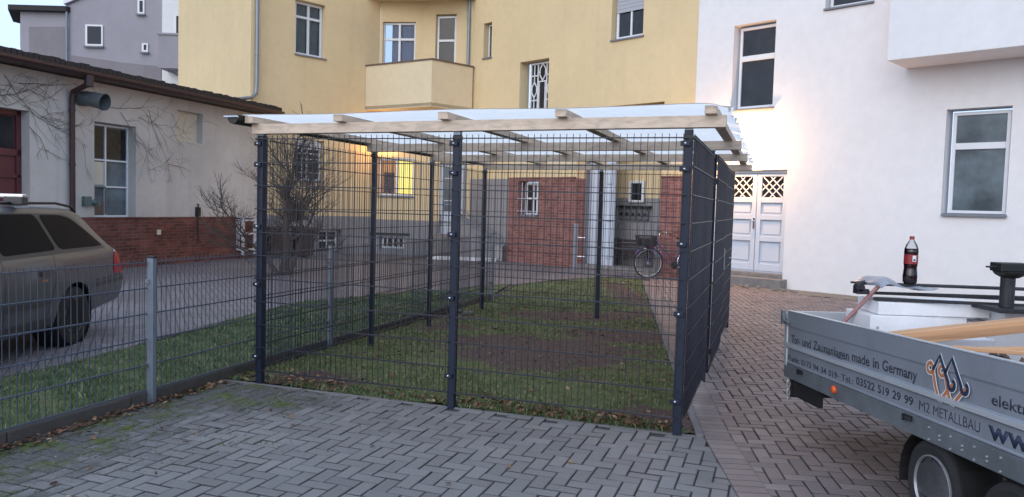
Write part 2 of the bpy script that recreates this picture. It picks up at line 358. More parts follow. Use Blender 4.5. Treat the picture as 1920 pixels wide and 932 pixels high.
def wall(T, x0, x1, z0, z1, openings=(), thick=.35, reveal=.2, y=0, ztop=None):
    """wall slab in a frame (face at y, body behind), with openings cut and their reveals lined. uv in metres."""
    b = MB(T); xs = sorted({x0, x1} | {v for o in openings for v in o[:2] if x0 < v < x1}); zs = sorted({z0, z1} | {v for o in openings for v in o[2:4] if z0 < v < z1})
    def inside(cx, cz): return any(o[0] < cx < o[1] and o[2] < cz < o[3] for o in openings)
    for i in range(len(xs) - 1):
        for j in range(len(zs) - 1):
            if inside((xs[i] + xs[i + 1]) / 2, (zs[j] + zs[j + 1]) / 2): continue
            a, c, e, g = xs[i], xs[i + 1], zs[j], zs[j + 1]
            b.add([(a, y, e), (c, y, e), (c, y, g), (a, y, g)], [(0, 1, 2, 3)], [[(a, e), (c, e), (c, g), (a, g)]])
            b.add([(a, y + thick, e), (c, y + thick, e), (c, y + thick, g), (a, y + thick, g)], [(3, 2, 1, 0)])
    for o in openings:
        a, c, e, g = max(o[0], x0), min(o[1], x1), max(o[2], z0), min(o[3], z1)
        if a >= c or e >= g: continue
        for (p, q) in (((a, e), (a, g)), ((c, g), (c, e)), ((a, g), (c, g)), ((c, e), (a, e))):
            if p[0] == q[0] and ((p[0] == x0 and o[0] < x0) or (p[0] == x1 and o[1] > x1)): continue
            if p[1] == q[1] and ((p[1] == z0 and o[2] <= z0) or (p[1] == z1 and o[3] >= z1)): continue
            L = [(p[0], y, p[1]), (q[0], y, q[1]), (q[0], y + thick, q[1]), (p[0], y + thick, p[1])]
            u = [(y, p[1]), (y, q[1]), (y + thick, q[1]), (y + thick, p[1])] if p[0] == q[0] else [(p[0], y), (q[0], y), (q[0], y + thick), (p[0], y + thick)]
            b.add(L, [(0, 1, 2, 3)], [u])
    for (p, q) in (((x0, z0), (x0, z1)), ((x1, z0), (x1, z1)), ((x0, z1), (x1, z1))):
        cx, cz = (p[0] + q[0]) / 2, (p[1] + q[1]) / 2
        b.add([(p[0], y, p[1]), (q[0], y, q[1]), (q[0], y + thick, q[1]), (p[0], y + thick, p[1])], [(0, 1, 2, 3)], [[(y, p[1]), (y, q[1]), (y + thick, q[1]), (y + thick, p[1])]])
    return b
def window(T, parent, x0, x1, z0, z1, y=.13, vs=(), hs=(), fw=.06, mw=.05, glassm='glass', sill=True, sillm='sill', fm='frame', extra=None, back=None, name='window', out=.05):
    """window: frame bars with a pane behind and a sill in front. vs / hs mullion positions (absolute)"""
    f = MB(T)
    f.box(x0, x1, y, y + .06, z1 - fw, z1); f.box(x0, x1, y, y + .06, z0, z0 + fw)
    f.box(x0, x0 + fw, y, y + .06, z0 + fw, z1 - fw); f.box(x1 - fw, x1, y, y + .06, z0 + fw, z1 - fw)
    for h in hs: f.box(x0 + fw, x1 - fw, y - .004, y + .058, h - mw / 2, h + mw / 2)
    for v in vs:
        if isinstance(v, tuple): f.box(v[0] - mw / 2, v[0] + mw / 2, y - .008, y + .055, v[1], v[2])
        else: f.box(v - mw / 2, v + mw / 2, y - .008, y + .055, z0 + fw, z1 - fw)
    if extra: extra(f, y)
    fo = f.build(name, M[fm], parent, bev=.006)
    g = MB(T); g.box(x0 + .01, x1 - .01, y + .035, y + .045, z0 + .01, z1 - .01); g.build('pane', M[glassm], fo)
    if sill:
        s = MB(T); s.add([(x0 - .06, -out, z0 - .055), (x1 + .06, -out, z0 - .055), (x1 + .06, y, z0 - .025), (x0 - .06, y, z0 - .025),
                          (x0 - .06, -out, z0 - .015), (x1 + .06, -out, z0 - .015), (x1 + .06, y, z0 + .012), (x0 - .06, y, z0 + .012)],
                         [(3, 2, 1, 0), (4, 5, 6, 7), (0, 1, 5, 4), (1, 2, 6, 5), (2, 3, 7, 6), (3, 0, 4, 7)])
        s.build('sill', M[sillm], fo, bev=.004)
    if back: back(fo)
    return fo

# ------------------------------------------------------------ cage frame (everything aligned with the bike cage)
KO = Vector((1.244, 5.391, 0)); KU = Vector((.94528, -.32627, 0)); KV = Vector((.32627, .94528, 0))
TK = Matrix((KU, KV, Vector((0, 0, 1)))).transposed().to_4x4(); TK.translation = KO
TKi = TK.inverted()
def K(a, b, z=0): return TK @ Vector((a, b, z))

# ============================================================ GROUND
def sheet_mesh(name, poly, z, m, kind='structure'):
    b = MB(); b.add([(x, y, z) for x, y in poly], [tuple(range(len(poly)))], [[(x, y) for x, y in poly]])
    o = b.build(name, m); tag(o, kind=kind); return o
mg, ng, bgm = newmat('ground_sand')
g1 = noise(ng, 1.2, 7, 'Object', .7); g2 = noise(ng, 90, 4)
cg_ = mixc(ng, .5, ramp(ng, g1.outputs[0], [(.3, (.075, .065, .055)), (.7, (.15, .13, .115))]), ramp(ng, g2.outputs[0], [(.3, (.06, .055, .05)), (.7, (.17, .15, .13))]))
ng.links.new(cg_, bgm.inputs['Base Color']); bgm.inputs['Roughness'].default_value = .95; bump(ng, bgm, g2.outputs[0], .6, .01)
sheet_mesh('ground', [(-400, -400), (400, -400), (400, 600), (-400, 600)], -.03, mg)

# road of small setts
mr, nr, br = newmat('road_setts')
tcn = nr.nodes.new('ShaderNodeTexCoord'); tb = nr.nodes.new('ShaderNodeTexBrick'); mpn = nr.nodes.new('ShaderNodeMapping'); mpn.inputs['Rotation'].default_value = (0, 0, rad(64))
nr.links.new(tcn.outputs['Object'], mpn.inputs[0]); nr.links.new(mpn.outputs[0], tb.inputs['Vector'])
tb.inputs['Scale'].default_value = 1; tb.inputs['Brick Width'].default_value = .2; tb.inputs['Row Height'].default_value = .1; tb.inputs['Mortar Size'].default_value = .007; tb.inputs['Mortar Smooth'].default_value = .5
tb.inputs['Color1'].default_value = (.27, .24, .26, 1); tb.inputs['Color2'].default_value = (.20, .18, .195, 1); tb.inputs['Mortar'].default_value = (.05, .045, .047, 1)
ra = noise(nr, .7, 8, 'Object', .7); rb = noise(nr, 40, 5)
cr = mixc(nr, ramp(nr, ra.outputs[0], [(.42, (0, 0, 0)), (.7, (.7, .7, .7))]), tb.outputs[0], (.10, .085, .095))
cr = mixc(nr, .6, cr, ramp(nr, rb.outputs[0], [(.3, (.5, .5, .5)), (.7, (1.0, 1.0, 1.0))]), 'MULTIPLY')
nr.links.new(cr, br.inputs['Base Color'])
rr_ = nr.nodes.new('ShaderNodeMapRange'); nr.links.new(ra.outputs[0], rr_.inputs[0]); rr_.inputs[3].default_value = .8; rr_.inputs[4].default_value = .45; nr.links.new(rr_.outputs[0], br.inputs['Roughness'])
ad_ = nr.nodes.new('ShaderNodeMath'); ad_.operation = 'MULTIPLY_ADD'; nr.links.new(tb.outputs['Fac'], ad_.inputs[0]); ad_.inputs[1].default_value = -.8; nr.links.new(rb.outputs[0], ad_.inputs[2]); bump(nr, br, ad_.outputs[0], .7, .01)
kp = lambda a, b: (K(a, b).x, K(a, b).y)
sheet_mesh('road', [kp(-5.52, -7), kp(-5.52, -1), kp(-5.55, -.2), kp(-6.3, 4.4), kp(-5.9, 5.6), kp(-5.0, 7.7), kp(-4.4, 9.0), kp(-3.9, 10.8), kp(-3.0, 12.4), kp(-2.0, 12.6), (5.5, 22), (3, 30), (-40, 40), (-16, 0), (-14, -8)], .0, mr)

# paving blocks in herringbone
def blocks(name, T, xr, yr, keep, m, L=.2, W=.1, gap=.005, ch=.008, z=0, h=.05, jitter=.0012, moss=None):
    V = []; F = []; A = []; DD = []
    def blk(x0, y0, dx, dy):
        cx, cy = x0 + dx / 2, y0 + dy / 2; P = T @ Vector((cx, cy, 0))
        if not keep(P.x, P.y): return
        k = len(V); g = gap / 2; dz = random.gauss(0, jitter); tx = random.gauss(0, .0022); ty = random.gauss(0, .0022)
        ms = moss(P.x, P.y) if moss else 0
        for e, zz in ((g, -.03), (g, -.0045), (g + ch, 0)):
            for sx, sy in ((x0 + e, y0 + e), (x0 + dx - e, y0 + e), (x0 + dx - e, y0 + dy - e), (x0 + e, y0 + dy - e)):
                q = T @ Vector((sx, sy, 0)); V.append((q.x, q.y, z + zz + dz + tx * (sx - cx) / dx + ty * (sy - cy) / dy)); A.append(ms); DD.append(0 if zz == 0 else 1)
        for r in (0, 4):
            for j in range(4): F.append((k + r + j, k + r + (j + 1) % 4, k + r + 4 + (j + 1) % 4, k + r + 4 + j))
        F.append((k + 8, k + 9, k + 10, k + 11))
    nx0, nx1 = int(xr[0] / W) - 2, int(xr[1] / W) + 2; ny0, ny1 = int(yr[0] / W) - 2, int(yr[1] / W) + 2
    for i in range(nx0, nx1):
        for j in range(ny0, ny1):
            s = (i - j) % 4
            if s == 0: blk(i * W, j * W, L, W)          # horizontal block covers i, i+1
            elif s == 3: blk(i * W, j * W, W, L)        # vertical block covers j, j+1
    me = bpy.data.meshes.new(name); me.from_pydata(V, [], F); me.materials.append(m)
    me.attributes.new('dirt', 'FLOAT', 'POINT').data.foreach_set('value', DD)
    if moss: at = me.attributes.new('moss', 'FLOAT', 'POINT'); at.data.foreach_set('value', A)
    o = bpy.data.objects.new(name, me); COL.objects.link(o); tag(o, kind='structure'); return o
# boundary between the grey and reddish paving: line through (1.41,5.38)
def xb(y): return 1.41 + (y - 5.38) * .137 if y > 5.38 else 1.41 + (y - 5.38) * .082
def mossf(x, y):
    q = TKi @ Vector((x, y, 0)); d = q.x + 3.95
    v = max(0, 1 - d / 1.5) * min(.62, .33 + .16 * max(0, -q.y)) + .33 * math.exp(-(((q.x + 3.15) / .75) ** 2 + ((q.y + .35) / .4) ** 2))
    return v
M['pave_grey'] = island('grey_pavers', [(0, (.178, .168, .168)), (.5, (.205, .195, .193)), (1, (.24, .228, .225))], .62, 140, .35, moss=True, dirt=True)
M['pave_red'] = island('brownish_pavers', [(0, (.205, .163, .16)), (.5, (.25, .197, .19)), (1, (.30, .245, .235))], .68, 140, .35, moss=None, dirt=True)
sheet_mesh('paving_bed', [kp(-3.95, -7), (9, -3), (9.6, 13.0), (4.7, 17.8), (3.2, 17.5), (1.8, 8), (1.41, 5.5), kp(-3.95, 0)], -.008, mat('joint_sand', (.045, .042, .042), .95, .3, 20))
blocks('paving_left', TK, (-4.2, 2.2), (-7.4, -.02), lambda x, y: (TKi @ Vector((x, y, 0))).y < -.035 and (TKi @ Vector((x, y, 0))).x > -3.96 and x < xb(y) + .06, M['pave_grey'], moss=mossf, z=.004)
TR = frame((1.41, 5.38), (math.cos(rad(-7.5)), math.sin(rad(-7.5))))
def keep_r(x, y):
    if x < xb(y) + .1: return False
    return (x - 6.92) * .709 + (y - 15.4) * .705 < -.75 - .1 * math.sin(y)   # stop short of the house wall
blocks('paving_right', TR, (0, 9.2), (-7.5, 13.5), keep_r, M['pave_red'], z=.004)
# soldier course and thin edging along the boundary
b = MB()
VV = []; FF = []; DB = []
y = -1.5
while y < 17.2:
    x = xb(y); dxy = Vector((xb(y + .1) - x, .1, 0)).normalized(); nn = Vector((dxy.y, -dxy.x, 0))
    k = len(VV); g = .003
    for e, zz in ((g, -.03), (g, .008), (g + .006, .012)):
        for s_, t_ in ((e, e), (.2 - e, e), (.2 - e, .1 - e), (e, .1 - e)):
            q = Vector((x, y, 0)) + nn * s_ + dxy * t_; VV.append((q.x, q.y, zz)); DB.append(0 if zz == .012 else 1)
    for r in (0, 4):
        for j in range(4): FF.append((k + r + j, k + r + (j + 1) % 4, k + r + 4 + (j + 1) % 4, k + r + 4 + j))
    FF.append((k + 8, k + 9, k + 10, k + 11)); y += .1 * dxy.y
me = bpy.data.meshes.new('paving_border'); me.from_pydata(VV, [], FF); me.materials.append(M['pave_red']); me.attributes.new('dirt', 'FLOAT', 'POINT').data.foreach_set('value', DB); o = bpy.data.objects.new('paving_border', me); COL.objects.link(o); tag(o, kind='structure')
# concrete edgings (kerbs)
def kerb(name, pts, wdt, z0, z1, m, seg=1.0):
    b = MB()
    for p, q in zip(pts, pts[1:]):
        p, q = Vector((*p, 0)), Vector((*q, 0)); L = (q - p).length; n = max(1, round(L / seg)); d = (q - p) / n
        for i in range(n):
            a = p + d * i + d.normalized() * .004; c = p + d * (i + 1) - d.normalized() * .004; dz = random.gauss(0, .003)
            b.bar((a.x, a.y, (z0 + z1) / 2 + dz), (c.x, c.y, (z0 + z1) / 2 + dz), wdt, z1 - z0)
    o = b.build(name, m, bev=.008); return tag(o, kind='structure')
kerb('kerb_fence', [kp(-4.02, -7), kp(-4.02, 6.9)], .07, -.1, .085, M['concrete'])
kerb('kerb_lawn', [(xb(5.36) - .03, 5.33), (xb(17.2) - .03, 17.2)], .055, -.1, .03, M['concrete_l'])
kerb('kerb_front', [kp(-3.98, -.03), kp(.12, .03)], .04, -.1, .006, M['concrete_l'], .8)
kerb('kerb_back', [kp(-4.02, 6.9), kp(-4.4, 9.0), kp(-3.9, 10.8), kp(-3.0, 12.3), (3.15, 17.4)], .06, -.1, .03, M['concrete'])
kerb('kerb_road', [kp(-5.5, -7), kp(-5.55, -.2), kp(-6.33, 4.45), kp(-5.9, 5.6), kp(-5.0, 7.7), kp(-4.4, 9)], .05, -.1, .055, M['concrete'])

# lawns
def inpoly(x, y, P):
    c = np.zeros(np.shape(x), bool); n = len(P); j = n - 1
    for i in range(n):
        xi, yi = P[i]; xj, yj = P[j]
        cond = ((yi > y) != (yj > y)) & (x < (xj - xi) * (y - yi) / (yj - yi + 1e-12) + xi); c ^= cond; j = i
    return c
LAWN1 = [kp(-3.98, 0), kp(.09, .04), (xb(5.5) - .05, 5.5), (xb(17.2) - .05, 17.2), (3.1, 17.3), kp(-3.0, 12.25), kp(-3.9, 10.7), kp(-4.36, 9.0), kp(-3.98, 6.9)]
LAWN2 = [kp(-4.06, -7), kp(-4.06, 6.9), kp(-4.42, 8.9), kp(-4.98, 7.65), kp(-5.86, 5.6), kp(-6.28, 4.45), kp(-5.5, -.2), kp(-5.46, -7)]
def wob(x, y, s, ph=0): return (np.sin(x * s + ph) * np.cos(y * s * 1.3 + ph * 2) + .5 * np.sin(x * s * 2.3 + y * s * 1.7 + ph) + .3 * np.sin(y * s * 4.1 - x * s * 3.3 + 2 * ph)) / 1.6
def soil_at(x, y):
    v = np.zeros(np.shape(x))
    for cx, cy, rx, ry, k in ((.35, 8.35, .95, .85, 1.3), (-.15, 8.9, .7, .5, 1.1), (1.45, 9.6, .8, .6, 1.0), (.95, 11.25, .9, .5, 1.1), (-1.2, 11.0, .6, .45, 1.1), (2.0, 11.6, .5, .4, .9), (1.25, 5.75, .3, .35, 1.3), (-1.75, 6.75, .5, .3, .9), (-.9, 9.9, .45, .3, .8), (2.2, 14.5, .35, 2.8, .8)):
        v = np.maximum(v, k * np.exp(-(((x - cx) / rx) ** 2 + ((y - cy) / ry) ** 2)))
    return np.clip(v + .10 + .26 * wob(x, y, 5, .7) + .24 * wob(x, y, 14, 2) + .16 * wob(x, y, 31, 5), 0, 1.2)
def soilc(name):
    m, n, b = newmat(name)
    at = n.nodes.new('ShaderNodeAttribute'); at.attribute_name = 'soil'
    a = noise(n, 6, 7, 'Object', .7); f = noise(n, 60, 5, 'Object', .7)
    turf = ramp(n, a.outputs[0], [(.3, (.06, .075, .028)), (.5, (.10, .135, .042)), (.62, (.15, .15, .07)), (.75, (.21, .175, .11))])
    soil = ramp(n, f.outputs[0], [(.3, (.045, .026, .024)), (.5, (.10, .062, .056)), (.66, (.16, .105, .09)), (.8, (.26, .19, .16))])
    n.links.new(mixc(n, ramp(n, at.outputs['Fac'], [(.35, (0, 0, 0)), (.6, (1, 1, 1))]), turf, soil), b.inputs['Base Color'])
    b.inputs['Roughness'].default_value = .95; bump(n, b, f.outputs[0], .9, .03); return m
M['turf'] = soilc('lawn_soil')
def lawn(name, P, z, step=.04, zoff=0):
    xs = [p[0] for p in P]; ys = [p[1] for p in P]
    gx = np.arange(min(xs), max(xs) + step, step); gy = np.arange(min(ys), max(ys) + step, step)
    X, Y = np.meshgrid(gx, gy, indexing='ij'); S = soil_at(X, Y) if zoff else np.zeros_like(X)
    Z = z + .012 * wob(X, Y, 2.2) + .006 * wob(X, Y, 17, 1.3) + .006 * RNG.random(X.shape)
    C = inpoly(X[:-1, :-1] + step / 2, Y[:-1, :-1] + step / 2, P); idx = -np.ones(X.shape, int); V = []; F = []; A = []
    for i, j in zip(*np.nonzero(C)):
        q = []
        for a, c in ((i, j), (i + 1, j), (i + 1, j + 1), (i, j + 1)):
            if idx[a, c] < 0: idx[a, c] = len(V); V.append((X[a, c], Y[a, c], Z[a, c])); A.append(S[a, c])
            q.append(int(idx[a, c]))
        F.append(q)
    me = bpy.data.meshes.new(name); me.from_pydata(V, [], F); me.materials.append(M['turf']); me.attributes.new('soil', 'FLOAT', 'POINT').data.foreach_set('value', A)
    me.polygons.foreach_set('use_smooth', [True] * len(F))
    o = bpy.data.objects.new(name, me); COL.objects.link(o); tag(o, kind='structure'); return o
lawn('lawn', LAWN1, .006, zoff=1); lawn('verge', LAWN2, .045)

def blades(name, P, z, n, hgt, wid, m, soil=False, ymax=99):
    xs = [p[0] for p in P]; ys = [p[1] for p in P]
    x = RNG.uniform(min(xs), max(xs), n * 4); y = RNG.uniform(min(ys), min(max(ys), ymax), n * 4)
    k = inpoly(x, y, P); x, y = x[k], y[k]
    dens = .5 + .35 * wob(x, y, 3.1, .4) + .45 * wob(x, y, 9.5, 1.9) + .35 * wob(x, y, 27, .9)
    if soil: dens = dens * np.clip(1.2 - 2.1 * soil_at(x, y), .02, 1)
    dens = np.clip(dens * np.clip(9 / np.maximum(y, 3), .35, 1.4), 0, 1)
    k = RNG.random(len(x)) < dens; x, y = x[k][:n], y[k][:n]; N = len(x)
    big = .75 + .5 * (wob(x, y, 2.3, 1.1) + 1) / 2
    big = big * (1 + .9 * np.clip(wob(x, y, 8.3, 3.3), 0, 1))
    H = hgt * big * RNG.uniform(.5, 1.3, N) * (1.25 - .5 * (RNG.random(N) < .2)); W = wid * RNG.uniform(.7, 1.4, N) * np.clip(y / 7, 1, 2.2); th = RNG.uniform(0, 2 * math.pi, N)
    lean = RNG.uniform(.3, 1.5, N) * H; la = RNG.uniform(0, 2 * math.pi, N)
    V = np.zeros((N, 5, 3)); dx, dy = np.cos(th) * W / 2, np.sin(th) * W / 2
    z0 = z - .005
    V[:, 0] = np.stack([x - dx, y - dy, np.full(N, z0)], 1); V[:, 1] = np.stack([x + dx, y + dy, np.full(N, z0)], 1)
    mx, my = x + np.cos(la) * lean * .35, y + np.sin(la) * lean * .35
    V[:, 2] = np.stack([mx + dx * .8, my + dy * .8, z0 + H * .62], 1); V[:, 3] = np.stack([mx - dx * .8, my - dy * .8, z0 + H * .62], 1)
    V[:, 4] = np.stack([x + np.cos(la) * lean, y + np.sin(la) * lean, z0 + H * .95], 1)
    me = bpy.data.meshes.new(name); me.vertices.add(N * 5); me.vertices.foreach_set('co', V.reshape(-1))
    me.loops.add(N * 7); me.polygons.add(N * 2); base = (np.arange(N) * 5)[:, None]
    li = np.concatenate([base + np.array([[0, 1, 2, 3]]), base + np.array([[3, 2, 4]])], 1).reshape(-1)
    me.loops.foreach_set('vertex_index', li.astype(np.int32))
    ls = ((np.arange(N) * 7)[:, None] + np.array([[0, 4]])).reshape(-1); me.polygons.foreach_set('loop_start', ls.astype(np.int32))
    me.update(calc_edges=True); me.materials.append(m)
    o = bpy.data.objects.new(name, me); COL.objects.link(o); return o
M['grass'] = island('grass_blades', [(0, (.05, .075, .028)), (.3, (.10, .145, .045)), (.58, (.18, .225, .08)), (.82, (.28, .27, .13)), (.93, (.36, .30, .19)), (1, (.50, .43, .3))], .6, 20, 0, stain=0)
M['grass_cool'] = island('verge_blades', [(0, (.04, .07, .03)), (.5, (.085, .15, .06)), (.85, (.17, .24, .11)), (1, (.34, .31, .2))], .6, 20, 0, stain=0)
tag(blades('grass', LAWN1, .012, 85000, .021, .0046, M['grass'], True), 'thin green and straw-coloured grass on the patchy lawn inside and behind the mesh cage', 'grass', kind='stuff')
tag(blades('verge_grass', LAWN2, .05, 75000, .034, .005, M['grass_cool'], False, 13.5), 'denser cool green grass on the verge between the grey fence and the road', 'grass', kind='stuff')

def leaves(name, pts, m, size=.022):
    b = MB()
    for x, y, z in pts:
        s = size * random.uniform(.6, 1.5); a = random.uniform(0, 6.28); t = random.uniform(-.7, .7); t2 = random.uniform(-.5, .5)
        R_ = Matrix.Rotation(a, 4, 'Z') @ Matrix.Rotation(t, 4, 'X') @ Matrix.Rotation(t2, 4, 'Y'); c = Vector((x, y, z + s * .3))
        P = [(-s, 0, 0), (-.4 * s, -.5 * s, .1 * s), (.5 * s, -.45 * s, .12 * s), (1.1 * s, 0, 0), (.5 * s, .45 * s, .12 * s), (-.4 * s, .5 * s, .1 * s)]
        b.add([c + R_ @ Vector(p) for p in P], [(0, 1, 2, 3), (0, 3, 4, 5)])
    return b.build(name, m, auto='keep')
M['leaf'] = island('dry_leaves', [(0, (.045, .022, .015)), (.45, (.11, .05, .028)), (.75, (.2, .095, .05)), (.92, (.3, .18, .10)), (1, (.42, .33, .22))], .7, 40, 0, stain=0)
lp = []
for _ in range(420):                                                   # drift inside the front edge near the right corner
    a = -abs(random.gauss(0, .9)) - .08; lp.append((*kp(a, random.uniform(.02, .4) ** 1.3), .02))
for _ in range(240): lp.append((*kp(random.uniform(-3.9, 0), random.uniform(.0, .22)), .02))
for _ in range(160): lp.append((*kp(random.gauss(-3.3, .3), random.gauss(.18, .14)), .02))
for _ in range(620): lp.append((*kp(random.uniform(-3.8, -.2), random.uniform(.2, 9)), .02))
for _ in range(380): lp.append((*kp(random.gauss(-1.6, .9), random.uniform(8.5, 12)), .02))
lp = [p for p in lp if inpoly(np.array([p[0]]), np.array([p[1]]), LAWN1)[0]]
tag(leaves('fallen_leaves', lp, M['leaf']), 'brown and orange fallen leaves lying on the lawn inside the mesh cage', 'leaves', kind='stuff')
lp = []
for _ in range(520): lp.append((*kp(-3.96 + abs(random.gauss(0, .07)), random.uniform(-3.2, -.6) if random.random() < .8 else random.uniform(-.6, -.1)), .012))
for _ in range(90): lp.append((*kp(-3.94 + abs(random.gauss(0, .12)), random.gauss(-1.9, .35)), .016))
for _ in range(25): lp.append((*kp(random.uniform(-3.9, -2.5), random.uniform(-2.6, -.4)), .01))
for _ in range(4): lp.append((*kp(random.uniform(-2, .3), random.uniform(-1.8, -.3)), .01))
tag(leaves('kerb_leaves', lp, M['leaf'], .017), 'rust-coloured leaf litter drifted along the foot of the dark kerb at lower left', 'leaves', kind='stuff')
lp = [(*kp(random.uniform(-5.3, -4.1), random.uniform(-3, 5)), .075) for _ in range(130)]
tag(leaves('verge_leaves', lp, M['leaf'], .02), 'scattered pale and brown leaves lying in the verge grass by the road', 'leaves', kind='stuff')
# ragged taller fringe along the lawn edges, and dead stalks and crumbs of earth
FR = [kp(-3.95, -.02), kp(.05, .0), kp(.05, .17), kp(-3.95, .19)]
tag(blades('fringe_grass', FR, .012, 4200, .036, .005, M['grass_cool'], False), 'ragged taller tufts of grass along the front edge of the lawn under the mesh', 'grass', kind='stuff')
b = MB()
for _ in range(5200):
    P = K(random.uniform(-3.85, -.1), random.uniform(.1, 9))
    if inpoly(np.array([P.x]), np.array([P.y]), LAWN1)[0] and random.random() < .25 + soil_at(np.array([P.x]), np.array([P.y]))[0]:
        q = random.uniform(.004, .014) * (1 + max(0, P.y - 7) * .08); vs = [(P.x + dx * q * random.uniform(.6, 1.3), P.y + dy * q * random.uniform(.6, 1.3), .008 + dz * q) for dx, dy, dz in ((1, 0, 0), (0, 1, 0), (-1, 0, 0), (0, -1, 0), (0, 0, .9))]
        b.add(vs, [(0, 1, 4), (1, 2, 4), (2, 3, 4), (3, 0, 4)])
tag(b.build('earth_crumbs', island('earth_crumb', [(0, (.03, .02, .018)), (.5, (.09, .06, .05)), (.85, (.17, .12, .10)), (1, (.34, .28, .22))], .95, 60, 0, stain=0)), 'loose crumbs of brown earth on the bare patches of the lawn', 'earth', kind='stuff')
# grit and moss cushions on the paving at left
b = MB()
def pebble(b, x, y, z, s):
    vs = []
    for dx, dy, dz in ((1, 0, 0), (0, 1, 0), (-1, 0, 0), (0, -1, 0), (0, 0, 1)): vs.append((x + dx * s * random.uniform(.6, 1.2), y + dy * s * random.uniform(.6, 1.2), z + dz * s * random.uniform(.5, .9)))
    b.add(vs, [(0, 1, 4), (1, 2, 4), (2, 3, 4), (3, 0, 4)])
for _ in range(5200):
    if random.random() < .55: a = -3.95 + abs(random.gauss(0, .75)); bb = random.gauss(-1.9, 1.0)
    else: a = random.gauss(-3.1, .55); bb = -.08 - abs(random.gauss(0, .38))
    if a < -3.93 or bb > -.07: continue
    P = K(a, bb); pebble(b, P.x, P.y, .003, random.uniform(.0022, .007))
tag(b.build('grit', island('grit_grains', [(0, (.06, .06, .06)), (.5, (.13, .135, .14)), (1, (.27, .28, .29))], .9, 60, 0, stain=0)), 'pale grit and gravel dust strewn over the left paving', 'grit', kind='stuff')
b = MB()
for _ in range(1500):
    cl = random.choice(((-3.55, -2.15, .3, .16), (-3.2, -1.75, .3, .14), (-3.6, -2.6, .25, .2), (-2.8, -1.35, .3, .07), (-3.8, -1.4, .1, .5), (-3.85, -.6, .06, .4), (-2.9, -.75, .4, .05), (-3.7, -3.0, .2, .3)))
    a, bb = random.gauss(cl[0], cl[2]), random.gauss(cl[1], cl[3])
    if a < -3.95 or bb > -.05: continue
    P = K(a, bb); pebble(b, P.x, P.y, .0, random.uniform(.005, .013))
tag(b.build('moss', island('moss_cushions', [(0, (.03, .05, .01)), (.5, (.06, .085, .015)), (1, (.09, .10, .02))], .95, 60, .5, stain=0), smooth=True), 'yellow-green moss cushions in the joints of the lower left paving', 'moss', kind='stuff')
# sand bed and debris by the house
sheet_mesh('gravel_bed', [(4.2, 17.0), (4.9, 18.0), (9.6, 13.3), (8.6, 12.6)], .004, mat('sandy_gravel', (.21, .185, .15), .95, .3, 4, 90, bmp=.7, bscale=70))

# ============================================================ BIKE CAGE
cage = thing('bike_cage', K(0, 0), 'tall anthracite wire mesh cage with flat timber and milky sheet roof on the lawn', 'cage')
ZB = .13                                                                # lowest horizontal wire
posts = {'R1': (-.018, 0), 'M': (-1.79, 0), 'L1': (-3.615, 0), 'L2': (-3.65, 2.0), 'L3': (-3.65, 3.5), 'L4': (-3.65, 5.4), 'B': (-1.83, 5.4), 'R2': (0, 1.88), 'R3': (0, 3.62), 'R4': (0, 5.5)}
bolts = [2.09, 1.91, 1.38, .88, .25]
for k_, (a, bb) in posts.items():
    p = MB(TK); side = k_[0] != 'M' and k_ != 'B' and k_ not in ('L1', 'R1')
    wx, wy = (.042, .06) if k_ in ('L2', 'L3', 'R2', 'R3') else (.06, .05)
    top = 2.185 if k_ in ('R1',) else (2.16 if k_ not in ('R2',) else 2.185)
    p.box(a - wx / 2, a + wx / 2, bb - wy / 2, bb + wy / 2, -.1, top)
    po = p.build('post', M['ral'], cage, bev=.004)
    c = MB(TK); c.box(a - wx / 2 - .003, a + wx / 2 + .003, bb - wy / 2 - .003, bb + wy / 2 + .003, 2.12, 2.15); c.build('cap', M['black'], po, bev=.003)
    if k_ in ('R1', 'M', 'L1'):
        ax = a - .018
        for zz in bolts[:5] if k_ != 'M' else (2.09, 1.86, 1.38, .88, .26):
            c = MB(TK); c.box(ax - .034, ax + .034, bb - wy / 2 - .021, bb - wy / 2 - .001, zz - .018, zz + .018); co = c.build('clamp', M['ral'], po, bev=.003)
            s = MB(TK); s.lathe([(.0, -.008), (.008, -.006), (.0105, 0), (.0105, .004)], (ax, bb - wy / 2 - .021, zz), 'y', 12); s.build('bolt', M['steel'], po, smooth=True)
    # timber bracket plate under the beam
    c = MB(TK); c.box(a - .028, a + .028, bb - .022, bb + .022, top, 2.195); c.build('bracket', M['galv'], po)
